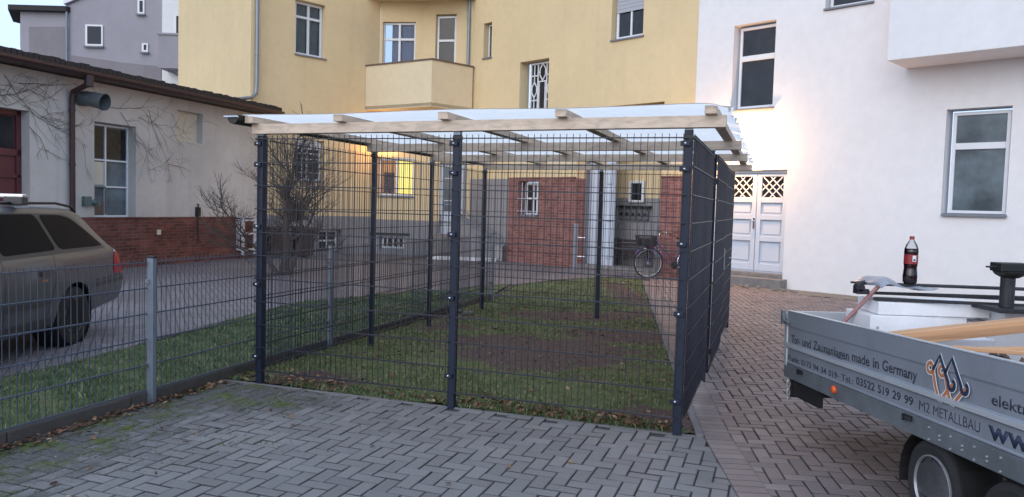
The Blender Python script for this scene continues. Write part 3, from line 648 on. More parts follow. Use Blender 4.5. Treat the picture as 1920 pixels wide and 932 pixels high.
def mesh_panel(name, parent, p, q, z0=ZB, n=10, gap=.2, step=.05, off=.045, m='wire', prong=.03, r=.0029, local=False, screen=False, zoff=0):
    """double rod panel from p to q (cage-frame points)"""
    p, q = Vector(p), Vector(q); L = (q - p).length; d = (q - p) / L; nn = Vector((-d.y, d.x, 0))
    b = MB(TK)
    nv = int((L - .04) / step); s0 = (L - nv * step) / 2
    for i in range(nv + 1):
        c = p + d * (s0 + i * step); b.bar((c.x, c.y, z0 - .002), (c.x, c.y, z0 + n * gap + prong), 2 * r * .76, 2 * r * .76)
    for j in range(n + 1):
        for sgn in (-1, 1):
            o_ = nn * sgn * .0075; a_ = p + o_; b_ = q + o_
            b.bar((a_.x, a_.y, z0 + j * gap), (b_.x, b_.y, z0 + j * gap), 2 * r * 1.3, 2 * r * 1.3)
    o = b.build(name, M[m], parent)
    if screen:
        s = MB(TK)
        for j in range(n):
            za, zb_ = z0 + j * gap + .006, z0 + (j + 1) * gap - .006
            k = 24
            for i in range(k):
                t0, t1 = s0 * .6 + (L - 1.2 * s0) * i / k, s0 * .6 + (L - 1.2 * s0) * (i + 1) / k
                a_ = p + d * t0 - nn * .006 * (1 if i % 2 else -.4); c_ = p + d * t1 - nn * .006 * (1 if (i + 1) % 2 else -.4)
                s.add([(a_.x, a_.y, za), (c_.x, c_.y, za), (c_.x, c_.y, zb_), (a_.x, a_.y, zb_)], [(0, 1, 2, 3)])
                s.add([(a_.x - nn.x * .0015, a_.y - nn.y * .0015, za), (c_.x - nn.x * .0015, c_.y - nn.y * .0015, za), (c_.x - nn.x * .0015, c_.y - nn.y * .0015, zb_), (a_.x - nn.x * .0015, a_.y - nn.y * .0015, zb_)], [(3, 2, 1, 0)])
        s.build('privacy_strip', M['screen'], o, smooth=True)
    return o
fy = -.036
for i, ((a0, a1), z_) in enumerate((((-3.66, -1.81), ZB), ((-1.78, -.02), ZB))):
    mesh_panel('mesh_panel', cage, (a0, fy, 0), (a1, fy, 0), z_)
lx = -3.69
for b0, b1 in ((.02, 2.0), (2.0, 3.5), (3.5, 5.42)): mesh_panel('mesh_panel', cage, (lx, b0, 0), (lx, b1, 0))
for a0, a1 in ((-3.67, -1.83), (-1.83, .02)): mesh_panel('mesh_panel', cage, (a0, 5.44, 0), (a1, 5.44, 0))
rx = .019
mesh_panel('mesh_panel', cage, (rx, -.02, 0), (rx, 1.9, 0), screen=True)
mesh_panel('mesh_panel', cage, (rx, 3.64, 0), (rx, 5.52, 0), screen=True)
# gate
gt = MB(TK)
for bb in (1.945, 3.555): gt.box(.0, .04, bb - .02, bb + .02, .09, 2.14)
for zz in (.07, 2.12): gt.box(.0, .04, 1.925, 3.575, zz, zz + .04)
gate = gt.build('gate', M['ral'], cage, bev=.004)
gp = mesh_panel('gate_infill', gate, (.045, 1.97, 0), (.045, 3.53, 0), screen=True)
g = MB(TK); g.box(-.005, .055, 3.47, 3.56, .95, 1.2); g.build('lock_box', M['galv'], gate, bev=.004)
g = MB(TK); g.tube([(.05, 3.51, 1.1), (.11, 3.51, 1.1), (.115, 3.40, 1.1)], .009, 8); g.build('handle', M['steel'], gate, smooth=True)
for zz in (.28, 1.9):
    g = MB(TK); g.tube([(.02, 1.91, zz - .05), (.02, 1.91, zz + .05)], .016, 10); g.bar((-.01, 1.90, zz), (.06, 1.94, zz), .012, .05); g.build('hinge', M['black'], gate)
# roof timbers (the roof dips slightly to the left)
TKr = TK @ Matrix(((1, 0, 0, 0), (0, 1, 0, 0), (.0075, 0, 1, .004), (0, 0, 0, 1)))
for i, bb in enumerate((0, 2.0 * .5 + 1.88 * .5, 3.56, 5.45)):
    g = MB(TKr); g.box(-3.69, .235 + (.02 if i else 0), bb - .05, bb + .03, 2.195, 2.278); g.build('beam', M['wood_beam'], cage, bev=.003)
for i, aa in enumerate((-3.665, -2.80, -1.87, -.93, .135)):
    g = MB(TKr); g.box(aa - .042, aa + .042, -.12, 5.72, 2.280, 2.336); g.build('rafter', M['wood_rafter'], cage, bev=.003)
# the milky corrugated sheet
V = []; F = []; nb = 420; na = 40
for i in range(nb + 1):
    bb = -.16 + 6.0 * i / nb
    for j in range(na + 1):
        t = j / na; aa = -3.72 + 3.98 * t
        e = max(0, (aa - .08) / .18)
        zz = 2.344 + .0045 * math.sin(2 * math.pi * bb / .05) + .006 * math.sin(aa * 3.1 + 1) + .004 * math.sin(bb * 2.2) - e * e * .03 + e * .016 * math.sin(bb * 9 + math.sin(bb * 23)) + e * .01 * math.sin(bb * 31)
        V.append(TKr @ Vector((aa + e * .012 * math.sin(bb * 13), bb, zz)))
for i in range(nb):
    for j in range(na): k = i * (na + 1) + j; F.append((k, k + 1, k + na + 2, k + na + 1))
s = MB(); s.v = V; s.f = F; s.uv = [[(0, 0)] * 4] * len(F)
so_ = s.build('roof_sheet', M['sheet'], cage, smooth=True)
# gutter on the left eave
g = MB(TK)
prof = [(-.055, .03), (-.05, -.01), (-.03, -.035), (0, -.045), (.03, -.035), (.05, -.01), (.055, .03)]
vs = [( -3.765 + p[0], bb, 2.285 + p[1]) for bb in (-.2, 5.7) for p in prof] + [(-3.765 + p[0] * .93, bb, 2.288 + p[1] * .93) for bb in (-.2, 5.7) for p in prof]
fs = [(i, i + 1, i + 8, i + 7) for i in range(6)] + [(14 + i, 14 + i + 7, 14 + i + 8, 14 + i + 1) for i in range(6)] + [(0, 1, 2, 3, 4, 5, 6), (7, 13, 12, 11, 10, 9, 8)]
g.add(vs, fs); gu = g.build('gutter', M['black'], cage)
g = MB(TK); g.tube([(-3.845, -.21, 2.30), (-3.705, -.21, 2.30)], .009, 8); g.build('gutter_bracket', M['steel'], gu)

# ============================================================ LEFT FENCE
fence = thing('mesh_fence', K(-3.965, 0), 'low grey mesh fence with pale steel posts standing along the dark kerb', 'fence')
def fence_post(a, bb, first):
    p = MB(TK); p.box(a - .03, a + .03, bb - .02, bb + .02, -.1, 1.135); t = p.build('post', M['galv'], fence, bev=.004)
    c = MB(TK); c.box(a - .034, a + .034, bb - .024, bb + .024, 1.135, 1.152); c.build('cap', M['black'], t, bev=.003)
    for zz in (.95, .3):
        c = MB(TK); c.box(a - .036, a + .002, bb - .036, bb - .021, zz - .02, zz + .02); c.build('clamp', M['steel'], t)
fa = -3.965
for bb, lab in ((-3.39, 'grey fence post near the left edge beyond the picture'), (-.87, 'tall pale grey fence post in the left foreground, right of the parked car'), (1.65, 'pale grey fence post seen just inside the front left of the cage, below the bare tree'),
                (4.17, 'pale grey fence post seen through the cage behind its third left side post'), (6.69, 'farthest grey post of the low fence, beside the back left corner of the cage')):
    if bb > -3: fence_post(fa, bb, lab)
labs_ = ['long grey mesh fence panel in front of the parked car', 'grey mesh fence panel running from the foreground post to behind the cage corner', 'grey mesh fence panel behind the front left part of the cage', 'farthest grey mesh fence panel along the cage side']
for i, b0 in enumerate((-3.39, -.87, 1.65, 4.17)):
    t = mesh_panel('fence_panel', fence, (fa - .035, b0 + .01, 0), (fa - .035, b0 + 2.51, 0), z0=.10, n=5, m='galvwire', r=.0031)

# ============================================================ YELLOW APARTMENT BUILDING
TF = frame((-.07, 22.43), (6.99, -7.03)); TL = frame((-5.79, 22.88), (1, 1)); TC = frame((-4.53, 24.14), (3.15, -.39))
TP = frame((-7.35, 21.3), (1, -1)); TCU = frame((-4.35, 24.32), (1, -.12)); TRU = frame((-2.97, 24.15), (1.55, -.35)); TS = frame((-9.6, 14.2), (2.4, 7.3))
yb = thing('yellow_apartment_building', (-3, 23.5, 0), 'tall yellow rendered apartment building with grey plinth, corner balcony and brick entrance', 'building')
HT = 14.0
FX0, FX1 = -1.83, 6.10
YM = M['yellow']
opF = [(-1.38, -1.02, 6.08, 7.15), (.22, 1.36, 4.05, 5.80), (3.52, 4.52, 5.98, 8.0), (2.5, 5.24, -1, 4.29), (.3, 1.14, 1.35, 2.36), (3.52, 4.52, 9.6, 11.4), (.3, 1.2, 9.4, 11.0)]
wall(TF, FX0, FX1, 2.44, HT, opF, .4).build('wall', YM, yb)
wall(TF, FX0, -.09, 0, 2.44, opF, .4).build('plinth', M['plinth'], yb)
# brick base, 2 cm proud
wall(TF, -.09, 2.5, -.05, 2.44, opF, .42, y=-.02).build('brick_base', M['brick_h'], yb)
wall(TF, 5.24, FX1, -.05, 2.44, opF, .42, y=-.02).build('brick_base', M['brick_h'], yb)
g = MB(TF); g.box(-.1, 2.5, -.05, .0, 2.44, 2.475); g.box(5.24, FX1, -.05, .0, 2.44, 2.475); g.build('string_course', M['brick_h'], yb)
# left wing wall L (plinth 1.18) and corner faces
opL = [(-.93, .06, 5.83, 7.43), (-.88, .08, 2.18, 3.42), (-.06, .74, .1, .76), (-.93, .06, 9.3, 11.0)]
wall(TL, -2.26, 1.78, 1.18, 4.5, opL, .4).build('wall', YM, yb)
wall(TL, -2.26, 1.42, 4.5, HT, opL, .4).build('wall', YM, yb)
wall(TL, -2.26, 1.78, 0, 1.18, opL, .42, y=-.02).build('plinth', M['plinth'], yb)
wall(TL, 1.42, 2.03, 4.5, HT, [], .4, y=.0).build('wall', YM, yb)
wall(TP, -5.2, .0, 0, HT, [], .4).build('wall', YM, yb)
# chamfer, lower
opC = [(.2, 1.39, 1.83, 3.06), (2.22, 3.0, .7, 2.95), (.3, 1.12, .15, .58)]
wall(TC, -.02, 3.2, 1.1, 4.55, opC, .4).build('wall', YM, yb)
wall(TC, -.02, 3.2, 0, 1.1, opC, .42, y=-.02).build('plinth', M['plinth'], yb)
# upper recess
opU = [(-.1 + .18, 1.14, 5.95, 7.33)]
wall(TCU, -.0, 1.42, 4.5, HT, opU, .3).build('wall', YM, yb)
opR = [(.40, 1.08, 4.7, 7.55)]
wall(TRU, .0, 1.65, 4.5, HT, opR, .3).build('wall', YM, yb)
# ceiling of the loggia above = next balcony slab
A0 = Vector((-4.71, 23.95)); A1 = Vector((-2.5, 22.55)); A2 = Vector((-1.36, 23.62)); A3 = Vector((-4.5, 25.2))
for k_, (z0, z1) in enumerate(((4.5, 4.62), (7.95, 8.2))):
    g = MB(); g.prism([(A0.x, A0.y), (A1.x, A1.y), (A2.x, A2.y), (A2.x, A2.y + .9), (A3.x, A3.y)], z0, z1); g.build('balcony_slab', M['yellow_d'], yb)
    h0, h1 = z1, z1 + 1.24
    if k_ == 1: continue
    g = MB()
    for p, q in ((A0, A1), (A1, A2)):
        d = (q - p).normalized(); nn = Vector((-d.y, d.x)) * .12
        g.prism([(p.x, p.y), (q.x, q.y), (q.x + nn.x, q.y + nn.y), (p.x + nn.x, p.y + nn.y)], h0 - .1, h1)
    pa = g.build('parapet', M['yellow_d'], yb)
    g = MB()
    for p, q in ((A0, A1), (A1, A2)):
        d = (q - p).normalized(); nn = Vector((-d.y, d.x)); e = d * .03
        P = [p - nn * .03 - e, q - nn * .03 + e, q + nn * .15 + e, p + nn * .15 - e]
        g.prism([(v.x, v.y) for v in P], h1, h1 + .045)
    g.build('coping', M['brown_sill'], pa)
# windows, facade F
window(TF, yb, -1.33, -1.04, 6.12, 7.12, y=.16, fw=.045)
def orn(f, y):
    x0, x1, z0, z1 = .45, 1.34, 4.09, 5.76; c = 2
    def ln(p, q, w=.028): f.bar((p[0], y + .03, p[1]), (q[0], y + .03, q[1]), .035, w, up=(0, 1, 0))
    xa, xb_ = x0 + .30, x1 - .25
    zt = 5.22
    for z in (4.42, 4.70): ln((x0, z), (xa, z)); ln((xb_, z), (x1, z))
    for cx, cz, hw, hh in (((x0 + xa) / 2, 5.0, .095, .22), ((xa + xb_) / 2, 5.49, .11, .24), ((xb_ + x1) / 2, 5.0, .09, .22)):
        P = [(cx, cz - hh), (cx + hw, cz - hh * .35), (cx + hw, cz + hh * .35), (cx, cz + hh), (cx - hw, cz + hh * .35), (cx - hw, cz - hh * .35)]
        for i in range(6): ln(P[i], P[(i + 1) % 6])
        if cz < 5.2: ln((cx, cz + hh), (cx, z1)); ln((cx, cz - hh), (cx, 4.42)); ln((cx - hw, cz), (cx - .15, cz)); ln((cx + hw, cz), (cx + .13, cz)); ln((cx - .15, 5.4), (cx + .13, 5.4))
        else: ln((cx, cz + hh), (cx, z1)); ln((cx - hw, cz), (xa, cz)); ln((cx + hw, cz), (xb_, cz))
    ln((xa, 5.22), (xb_, 5.22), .06)
    for xx in (xa, xb_): ln((xx, z0), (xx, z1), .05)
    for xx in (xa + .05, xb_ - .05): ln((xx, z0), (xx, 5.2), .05)
window(TF, yb, .45, 1.34, 4.09, 5.76, y=.2, fw=.05, extra=orn, sill=True)
wr = window(TF, yb, 3.58, 4.50, 6.0, 8.0, y=.14, vs=(4.05,), fw=.07)
g = MB(TF)
for k_ in range(28): g.box(3.6, 4.48, .12 + .006 * (k_ % 2), .15, 6.68 + k_ * .048, 6.68 + k_ * .048 + .045)
g.build('roller_shutter', M['shutter'], wr)
window(TF, yb, 3.58, 4.50, 9.65, 11.35, y=.14, vs=(4.05,)); window(TF, yb, .34, 1.16, 9.45, 10.95, y=.14)
def bars(f, y):
    for xx in (.50, .72, .94): f.tube([(xx, -.05, 1.40), (xx, -.05, 2.32)], .009, 6)
    for zz in (1.5, 1.86, 2.22): f.tube([(.32, -.05, zz), (1.12, -.05, zz)], .009, 6)
window(TF, yb, .46, .98, 1.40, 2.33, y=.12, vs=(.80,), hs=(1.87,), extra=bars, fw=.06)
# entrance recess
eR = MB(TF)
e = wall(TF, 2.5, 5.24, 0, 1.95, [], .1, y=1.3); e.build('recess_dado', M['plinth'], yb)
e = wall(TF, 2.5, 5.24, 1.95, 4.3, [], .1, y=1.3); e.build('recess_wall', YM, yb)
g = MB(TF); g.box(2.38, 2.5, .4, 1.3, 0, 4.3); g.box(5.24, 5.36, .4, 1.3, 0, 4.3); g.build('recess_side', M['far_d'], yb)
g = MB(TF); g.box(2.38, 5.36, .4, 1.4, 4.29, 4.4); g.build('recess_ceiling', M['yellow_d'], yb)
g = MB(TF); g.box(2.5, 5.24, -.0, 1.3, .0, .1); g.build('porch_step', M['step'], yb, bev=.01)
pdr = MB(TF); pdr.box(2.52, 3.12, .55, .62, .1, 3.4); pdr.box(3.14, 3.42, .50, .57, .1, 3.4); pdr.box(2.9, 3.14, .5, .56, .1, 3.4)
for z_ in (.3, 1.3, 2.3): pdr.box(3.18, 3.38, .47, .5, z_, z_ + .85)
pdo = pdr.build('porch_door', M['doorwhite'], yb, bev=.006)
window(TF, yb, 3.35, 3.85, 1.82, 2.42, y=1.22, fw=.07, sill=False)
lb = MB(TF)
for k_ in range(5): lb.box(3.06 + k_ * .2, 3.22 + k_ * .2, 1.2, 1.29, 1.36, 1.62)
lbo = lb.build('letterbox', M['letterbox'], yb, bev=.005)
lb = MB(TF); lb.box(3.0, 4.1, 1.14, 1.29, 1.68, 1.74); lb.build('shelf', M['black'], yb)
for k_ in range(5):
    lb = MB(TF); lb.box(3.09 + k_ * .2, 3.19 + k_ * .2, 1.186, 1.2, 1.46, 1.54); lb.build('mail_slot', M['black'], lbo)
bn = MB(TF)
for zz in (.45, .55, .65, .75): bn.box(3.0, 4.3, .95, .98, zz, zz + .07)
for xx in (3.05, 4.2): bn.box(xx - .03, xx + .03, .9, 1.2, .1, .85)
bn.box(3.0, 4.3, .82, 1.2, .40, .44); bn.build('porch_bench', M['bin'], yb)
# L windows
def curt(T, x0, x1, z0, z1, y, m, n=22, amp=.02):
    def f(fo):
        c = MB(T); P = []
        for i in range(n * 2 + 1):
            t = i / (n * 2); P.append((x0 + (x1 - x0) * t, y + amp * math.sin(i * 1.57)))
        for (xa, ya), (xb_, yb_) in zip(P, P[1:]):
            c.add([(xa, ya, z0), (xb_, yb_, z0), (xb_, yb_, z1), (xa, ya, z1)], [(0, 1, 2, 3)])
        c.build('curtain', M[m], fo, smooth=True)
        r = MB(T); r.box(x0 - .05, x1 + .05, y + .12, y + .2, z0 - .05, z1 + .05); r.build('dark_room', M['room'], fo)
    return f
window(TL, yb, -.87, .05, 5.88, 7.42, y=.16, vs=(-.41,), hs=(6.98,), glassm='clear', back=curt(TL, -.85, .03, 5.9, 7.4, .24, 'curtain', 9, .035), fw=.07, mw=.07)
window(TL, yb, -.87, .05, 9.35, 10.95, y=.16, vs=(-.41,), hs=(10.45,), fw=.07, mw=.07)
def lbars(f, y):
    for xx in (-.68, -.5, -.32, -.14): f.tube([(xx, -.04, 2.2), (xx, -.04, 3.4)], .009, 6)
    for zz in (2.45, 2.85, 3.2): f.tube([(-.86, -.04, zz), (.06, -.04, zz)], .009, 6)
window(TL, yb, -.84, .04, 2.22, 3.38, y=.16, vs=(-.4,), hs=(3.02,), extra=lbars, fw=.06)
wl = MB(TL); wl.box(-.84, .04, .12, .16, 3.14, 3.36); wl.build('blind', M['frame'], yb)
window(TL, yb, -.03, .70, .12, .74, y=.2, vs=(.34,), hs=(.42,), sill=False)
# C windows and door
lw = window(TC, yb, .24, 1.36, 1.86, 3.03, y=.14, vs=(.80,), fw=.06, mw=.08, glassm='clear')
g = MB(TC); g.box(.82, 1.36, .23, .24, 1.86, 3.03); g.build('lit_curtain', M['lit_y'], lw)
g = MB(TC); g.box(.24, .80, .30, .31, 1.86, 3.03); g.build('lit_room', M['lit_o'], lw)
g = MB(TC); g.box(.34, .68, .285, .298, 1.95, 2.6); g.build('cupboard', M['red_door'], lw)
window(TC, yb, .34, 1.08, .18, .55, y=.2, vs=(.52, .70, .88), sill=False)
hd = MB(TC); hd.box(.0, 1.3, -.06, .1, .62, .68); hd.build('basement_lintel', M['black'], yb)
dr = MB(TC); dr.box(2.22, 3.0, .12, .17, .7, 2.95)
for (a_, c_, e_, g_) in ((2.22, 2.30, .7, 2.95), (2.92, 3.0, .7, 2.95), (2.22, 3.0, 2.87, 2.95), (2.22, 3.0, .7, 1.3)): dr.box(a_, c_, .08, .12, e_, g_)
dro = dr.build('entrance_door', M['doorwhite'], yb, bev=.006)
g = MB(TC); g.box(2.36, 2.86, .1, .118, 1.42, 2.8); g.build('pane', M['glass_l'], dro)
g = MB(TC)
for zz in (1.75, 2.1, 2.45): g.box(2.36, 2.86, .085, .1, zz - .012, zz + .012)
g.box(2.6, 2.62, .085, .1, 1.42, 2.8); g.build('glazing_bar', M['frame'], dro)
# steps with cheek wall and handrail: from the door down to the right
st = MB(TC)
for k_ in range(4): st.box(2.2, 3.1 + (3 - k_) * .3, -1.2, -.025, k_ * .17, k_ * .17 + .17)
st.build('entrance_step', M['step'], yb, bev=.008)
ck = MB(TC); ck.prism([(3.0, 0), (4.45, 0), (4.45, .5), (3.0, 1.45)], -1.36, -1.2, 'xz'); ck.build('stair_cheek', M['plinth'], yb, bev=.01)
ck = MB(TC); ck.prism([(2.9, 1.43), (3.0, 1.47), (4.5, .5), (4.45, .4)], -1.40, -1.16, 'xz'); ck.build('cheek_coping', M['sill'], yb)
ck = MB(TC); ck.tube([(2.2, -1.28, 1.62), (2.95, -1.28, 1.62), (3.0, -1.28, 1.6), (4.45, -1.28, .72), (4.5, -1.28, .3)], .018, 8)
for x_, z_ in ((2.3, .7), (3.3, 1.15)): ck.tube([(x_, -1.28, z_), (x_, -1.28, 1.6 if x_ < 3 else 1.42)], .014, 8)
ck.build('handrail', M['zinc'], yb, smooth=True)
wlb = MB(TC); wlb.box(2.25, 4.3, -1.55, -1.42, 0, .1); wlb.build('step_slab', M['white_load'], yb, bev=.01)
# upper recess windows
wu = window(TCU, yb, .06, 1.13, 5.97, 7.32, y=.1, vs=(.6,), hs=(6.80,), glassm='clear', fw=.06, mw=.07, back=curt(TCU, .35, 1.12, 6.0, 7.3, .2, 'curtain_lil', 7))
window(TRU, yb, .43, 1.05, 4.75, 7.5, y=.1, hs=(6.75,), fw=.06, mw=.07, sill=False)
# downpipes
g = MB(TL); g.tube([(-2.11, -.07, 14), (-2.11, -.07, 4.8), (-2.14, -.08, 4.55), (-2.3, -.16, 4.42), (-2.75, -.25, 4.32)], .05, 12)
for zz in (5.6, 7.4, 9.4): g.tube([(-2.11, -.07, zz), (-2.11, -.07, zz + .05)], .058, 12)
g.build('downpipe', M['zinc'], yb, smooth='auto')
g = MB(TF); g.tube([(-1.98, -.08, 14), (-1.98, -.08, 0)], .05, 12)
for zz in (1, 3, 5.3, 7.3): g.tube([(-1.98, -.08, zz), (-1.98, -.08, zz + .05)], .058, 12)
g.build('downpipe', M['zinc'], yb, smooth='auto')
# roof over everything
rp = [TP @ Vector((-5.5, -.4, 0)), TP @ Vector((.3, -.4, 0)), TL @ Vector((1.9, -.4, 0)), TC @ Vector((3.0, -.4, 0)), TF @ Vector((FX1, -.4, 0)), TF @ Vector((FX1, 9, 0)), (2, 36, 0), (-9, 33, 0)]
g = MB(); g.prism([(p[0], p[1]) for p in rp], HT, HT + .3); g.build('roof', M['brown_metal'], yb)
# lamp under the balcony
g = MB(TC); g.box(.55, .75, -.02, .03, 3.35, 3.5); lm = g.build('lamp_bracket', M['black'], yb)
g = MB(TC); g.lathe([(.0, -.07), (.06, -.05), (.08, 0), (.06, .05), (.0, .07)], (.65, -.1, 3.42), 'z', 16); g.build('lamp_globe', M['lamp'], lm, smooth=True)
pl_ = bpy.data.lights.new('porch_light', 'POINT'); pl_.energy = 16; pl_.color = (1, .5, .16); pl_.shadow_soft_size = .1
po_ = bpy.data.objects.new('porch_light', pl_); COL.objects.link(po_); po_.location = TC @ Vector((.3, -.35, 3.4))

# ============================================================ WHITE HOUSE
wb = thing('white_house', (6, 17, 0), 'smooth white rendered house with a box bay and a panelled double door', 'building')
opW = [(7.04, 8.04, 3.93, 5.84), (11.49, 12.54, 1.67, 3.65), (9.1, 10.06, 5.84, 7.5), (6.98, 8.45, -.5, 2.58), (7.04, 8.04, 7.9, 9.8), (16, 17.1, 1.67, 3.65)]
wall(TF, FX1 + .002, 20, -.05, 13, opW, .4).build('wall', M['white'], wb)
g = MB(TF); g.box(FX1 + .0, 20, -.4, 9, 13, 13.25); g.build('roof', M['zinc'], wb)
g = MB(TF); g.box(19.8, 20, .4, 9, 0, 13); g.build('side_wall', M['white'], wb)
window(TF, wb, 7.12, 8.02, 3.97, 5.79, y=.15, hs=(5.1,), fw=.06, mw=.12, out=.06)
window(TF, wb, 7.12, 8.02, 7.95, 9.75, y=.15, hs=(9.1,), fw=.06, mw=.12)
window(TF, wb, 9.14, 10.02, 5.9, 7.45, y=.15, hs=(6.9,), fw=.06, mw=.08)
window(TF, wb, 11.57, 12.50, 1.72, 3.6, y=.15, hs=(2.97,), fw=.06, mw=.12, glassm='glass_l', out=.07)
window(TF, wb, 16.05, 17.05, 1.72, 3.6, y=.15, hs=(2.97,), fw=.06, mw=.12, glassm='glass_l')
by = MB(TF); by.box(10.74, 15.2, -1.02, .0, 4.48, 7.6); by.build('bay', M['white'], wb, bev=.01)
# double door
dd = MB(TF); dd.box(6.98, 8.45, .16, .22, .3, 2.58)
dd.box(6.98, 8.45, .11, .16, 2.52, 2.58)
dpo = dd.build('door_frame', M['doorwhite'], wb)
for x0, x1 in ((7.0, 7.71), (7.725, 8.43)):
    d_ = MB(TF); d_.box(x0, x1, .12, .158, .30, .34)
    for (a_, c_, e_, g_) in ((x0, x0 + .1, .34, 2.5), (x1 - .1, x1, .34, 2.5), (x0 + .1, x1 - .1, .34, .50), (x0 + .1, x1 - .1, 1.0, 1.12), (x0 + .1, x1 - .1, 1.48, 1.6), (x0 + .1, x1 - .1, 1.86, 1.98), (x0 + .1, x1 - .1, 2.44, 2.5)):
        d_.box(a_, c_, .10, .16, e_, g_)
    for (e_, g_) in ((.56, .94), (1.16, 1.44), (1.64, 1.82)): d_.box(x0 + .15, x1 - .15, .13, .16, e_, g_)
    dl = d_.build('door_leaf', M['doorwhite'], wb, bev=.008)
    g = MB(TF); g.box(x0 + .1, x1 - .1, .145, .158, 1.98, 2.44); g.build('pane', M['glass'], dl)
    g = MB(TF); W_, H_ = (x1 - x0 - .2), .46
    cx, cz = (x0 + x1) / 2, 2.21; sx = W_ / 3
    for k_ in (-1, 0, 1):
        for sg in (-1, 1):
            # diagonals clipped to the light
            pts = []
            for t in np.linspace(-1, 1, 201):
                xx = cx + k_ * sx * 1.0 + sg * t * .5; zz = cz + t * .5
                if x0 + .1 <= xx <= x1 - .1 and 1.98 <= zz <= 2.44: pts.append((xx, zz))
            if len(pts) > 1: g.bar((pts[0][0], .13, pts[0][1]), (pts[-1][0], .13, pts[-1][1]), .02, .028, up=(0, 1, 0))
    g.build('lattice', M['frame'], dl)
g = MB(TF); g.box(7.66, 7.70, .075, .1, 1.28, 1.52); g.tube([(7.68, .08, 1.45), (7.68, .03, 1.45), (7.58, .03, 1.45)], .01, 8); g.build('door_handle', M['steel'], wb)
g = MB(TF); g.box(6.95, 8.56, -.32, .16, -.05, .21); g.box(6.98, 8.45, -.02, .2, .21, .3); g.build('doorstep', M['step'], wb, bev=.012)
# wall lamp by the door
wlmp = thing('wall_lamp', TF @ Vector((7.38, -.12, 2.85)), 'small lit warm globe lamp on the white house wall above the double door', 'lamp')
g = MB(TF); g.box(7.33, 7.43, -.04, .0, 2.8, 2.92); g.bar((7.38, -.04, 2.86), (7.38, -.1, 2.86), .03, .03); g.build('bracket', M['black'], wlmp)
g = MB(TF); g.lathe([(.0, -.08), (.05, -.065), (.075, -.02), (.075, .02), (.05, .06), (.0, .075)], (7.38, -.14, 2.83), 'z', 18); g.build('globe', M['lamp'], wlmp, smooth=True)
pl_ = bpy.data.lights.new('door_light', 'POINT'); pl_.energy = 150; pl_.color = (1, .52, .2); pl_.shadow_soft_size = .07
po_ = bpy.data.objects.new('door_light', pl_); COL.objects.link(po_); po_.location = TF @ Vector((7.38, -.30, 2.95))
# ============================================================ OLD SHED
sh = thing('old_shed', TS @ Vector((4, 0, 0)), 'low rendered workshop shed with brick plinth, red door and black flat roof', 'shed')
opS = [(-1.2, .62, -.5, 3.2), (2.12, 3.25, 1.1, 3.18), (4.53, 5.40, 2.98, 3.73)]
wall(TS, -9, 7.95, 1.11, 4.0, [(-6.5, -4.5, -.5, 3.2)] + opS, .4).build('wall', M['shed'], sh)
wall(TS, -9, 7.95, -.05, 1.11, [(-6.5, -4.5, -.5, 3.2)] + opS, .43, y=-.03).build('brick_plinth', M['brick_s'], sh)
for a_, c_ in ((-9, -6.5), (-4.5, -1.2), (.62, 7.95)):
    g = MB(TS); g.box(a_, c_, -.045, .0, 1.11, 1.14); g.build('plinth_ledge', M['brick_s'], sh)
g = MB(TS); g.box(-9, 7.95, -.42, 8, 4.02, 4.10); g.build('eave_board', M['brown_metal'], sh)
g = MB(TS); g.box(-9, 8.0, -.47, 8, 4.103, 4.20)
for k_ in range(150): g.box(-9 + k_ * .113, -9 + k_ * .113 + .1, -.56, -.2, 4.12, 4.205 + random.uniform(0, .03))
rf = g.build('roof', M['roof_felt'], sh)
g = MB(TS); vs = []
prof = [(-.075, .05), (-.07, -.01), (-.035, -.06), (0, -.07), (.035, -.06), (.07, -.01), (.075, .05)]
vs = [(xx, -.53 + p[0], 4.06 + p[1]) for xx in (-9, 8.0) for p in prof]; g.add(vs, [(i, i + 1, i + 8, i + 7) for i in range(6)] + [(0, 1, 2, 3, 4, 5, 6), (7, 13, 12, 11, 10, 9, 8)]); g.build('gutter', M['brown_metal'], sh)
g = MB(TS); g.tube([(1.5, -.53, 4.0), (1.5, -.53, 3.85), (1.5, -.12, 3.7), (1.5, -.09, 3.55), (1.5, -.09, 0)], .055, 12)
g.tube([(1.5, -.53, 4.02), (1.5, -.53, 3.8)], .09, 12)
for zz in (2.2, 3.3, 1.0): g.tube([(1.5, -.09, zz), (1.5, -.09, zz + .05)], .066, 12)
g.build('downpipe', M['brown_metal'], sh, smooth='auto')
for a_, c_ in ((-1.2, .62), (-6.5, -4.5)):
    d_ = MB(TS); d_.box(a_, c_, .25, .31, 0, 3.2)
    for (p0, p1, q0, q1) in ((a_, a_ + .1, 0, 3.2), (c_ - .1, c_, 0, 3.2), (a_, c_, 2.32, 2.45), (a_, c_, 1.9, 1.97), (a_, c_, 3.1, 3.2), ((a_ + c_) / 2 - .05, (a_ + c_) / 2 + .05, 0, 3.2)): d_.box(p0, p1, .21, .25, q0, q1)
    do = d_.build('workshop_door', M['red_door'], sh, bev=.006)
    g = MB(TS); g.box(a_ + .14, c_ - .14, .235, .248, 2.47, 3.08); g.build('pane', M['glass'], do)
ws = window(TS, sh, 2.13, 3.24, 1.13, 3.16, y=.2, vs=(2.6,), hs=(2.38, 1.80), fw=.045, mw=.035, sill=False, glassm='glass_l')
for a_, c_, e_, g_, mm in ((2.2, 2.57, 1.84, 2.34, 'cream'), (2.64, 3.18, 2.42, 3.08, 'glass'), (2.2, 2.57, 2.42, 3.08, 'glass'), (2.2, 2.57, 1.2, 1.5, 'brown_sill')):
    g = MB(TS); g.box(a_, c_, .222, .232, e_, g_); g.build('pane', M[mm], ws)
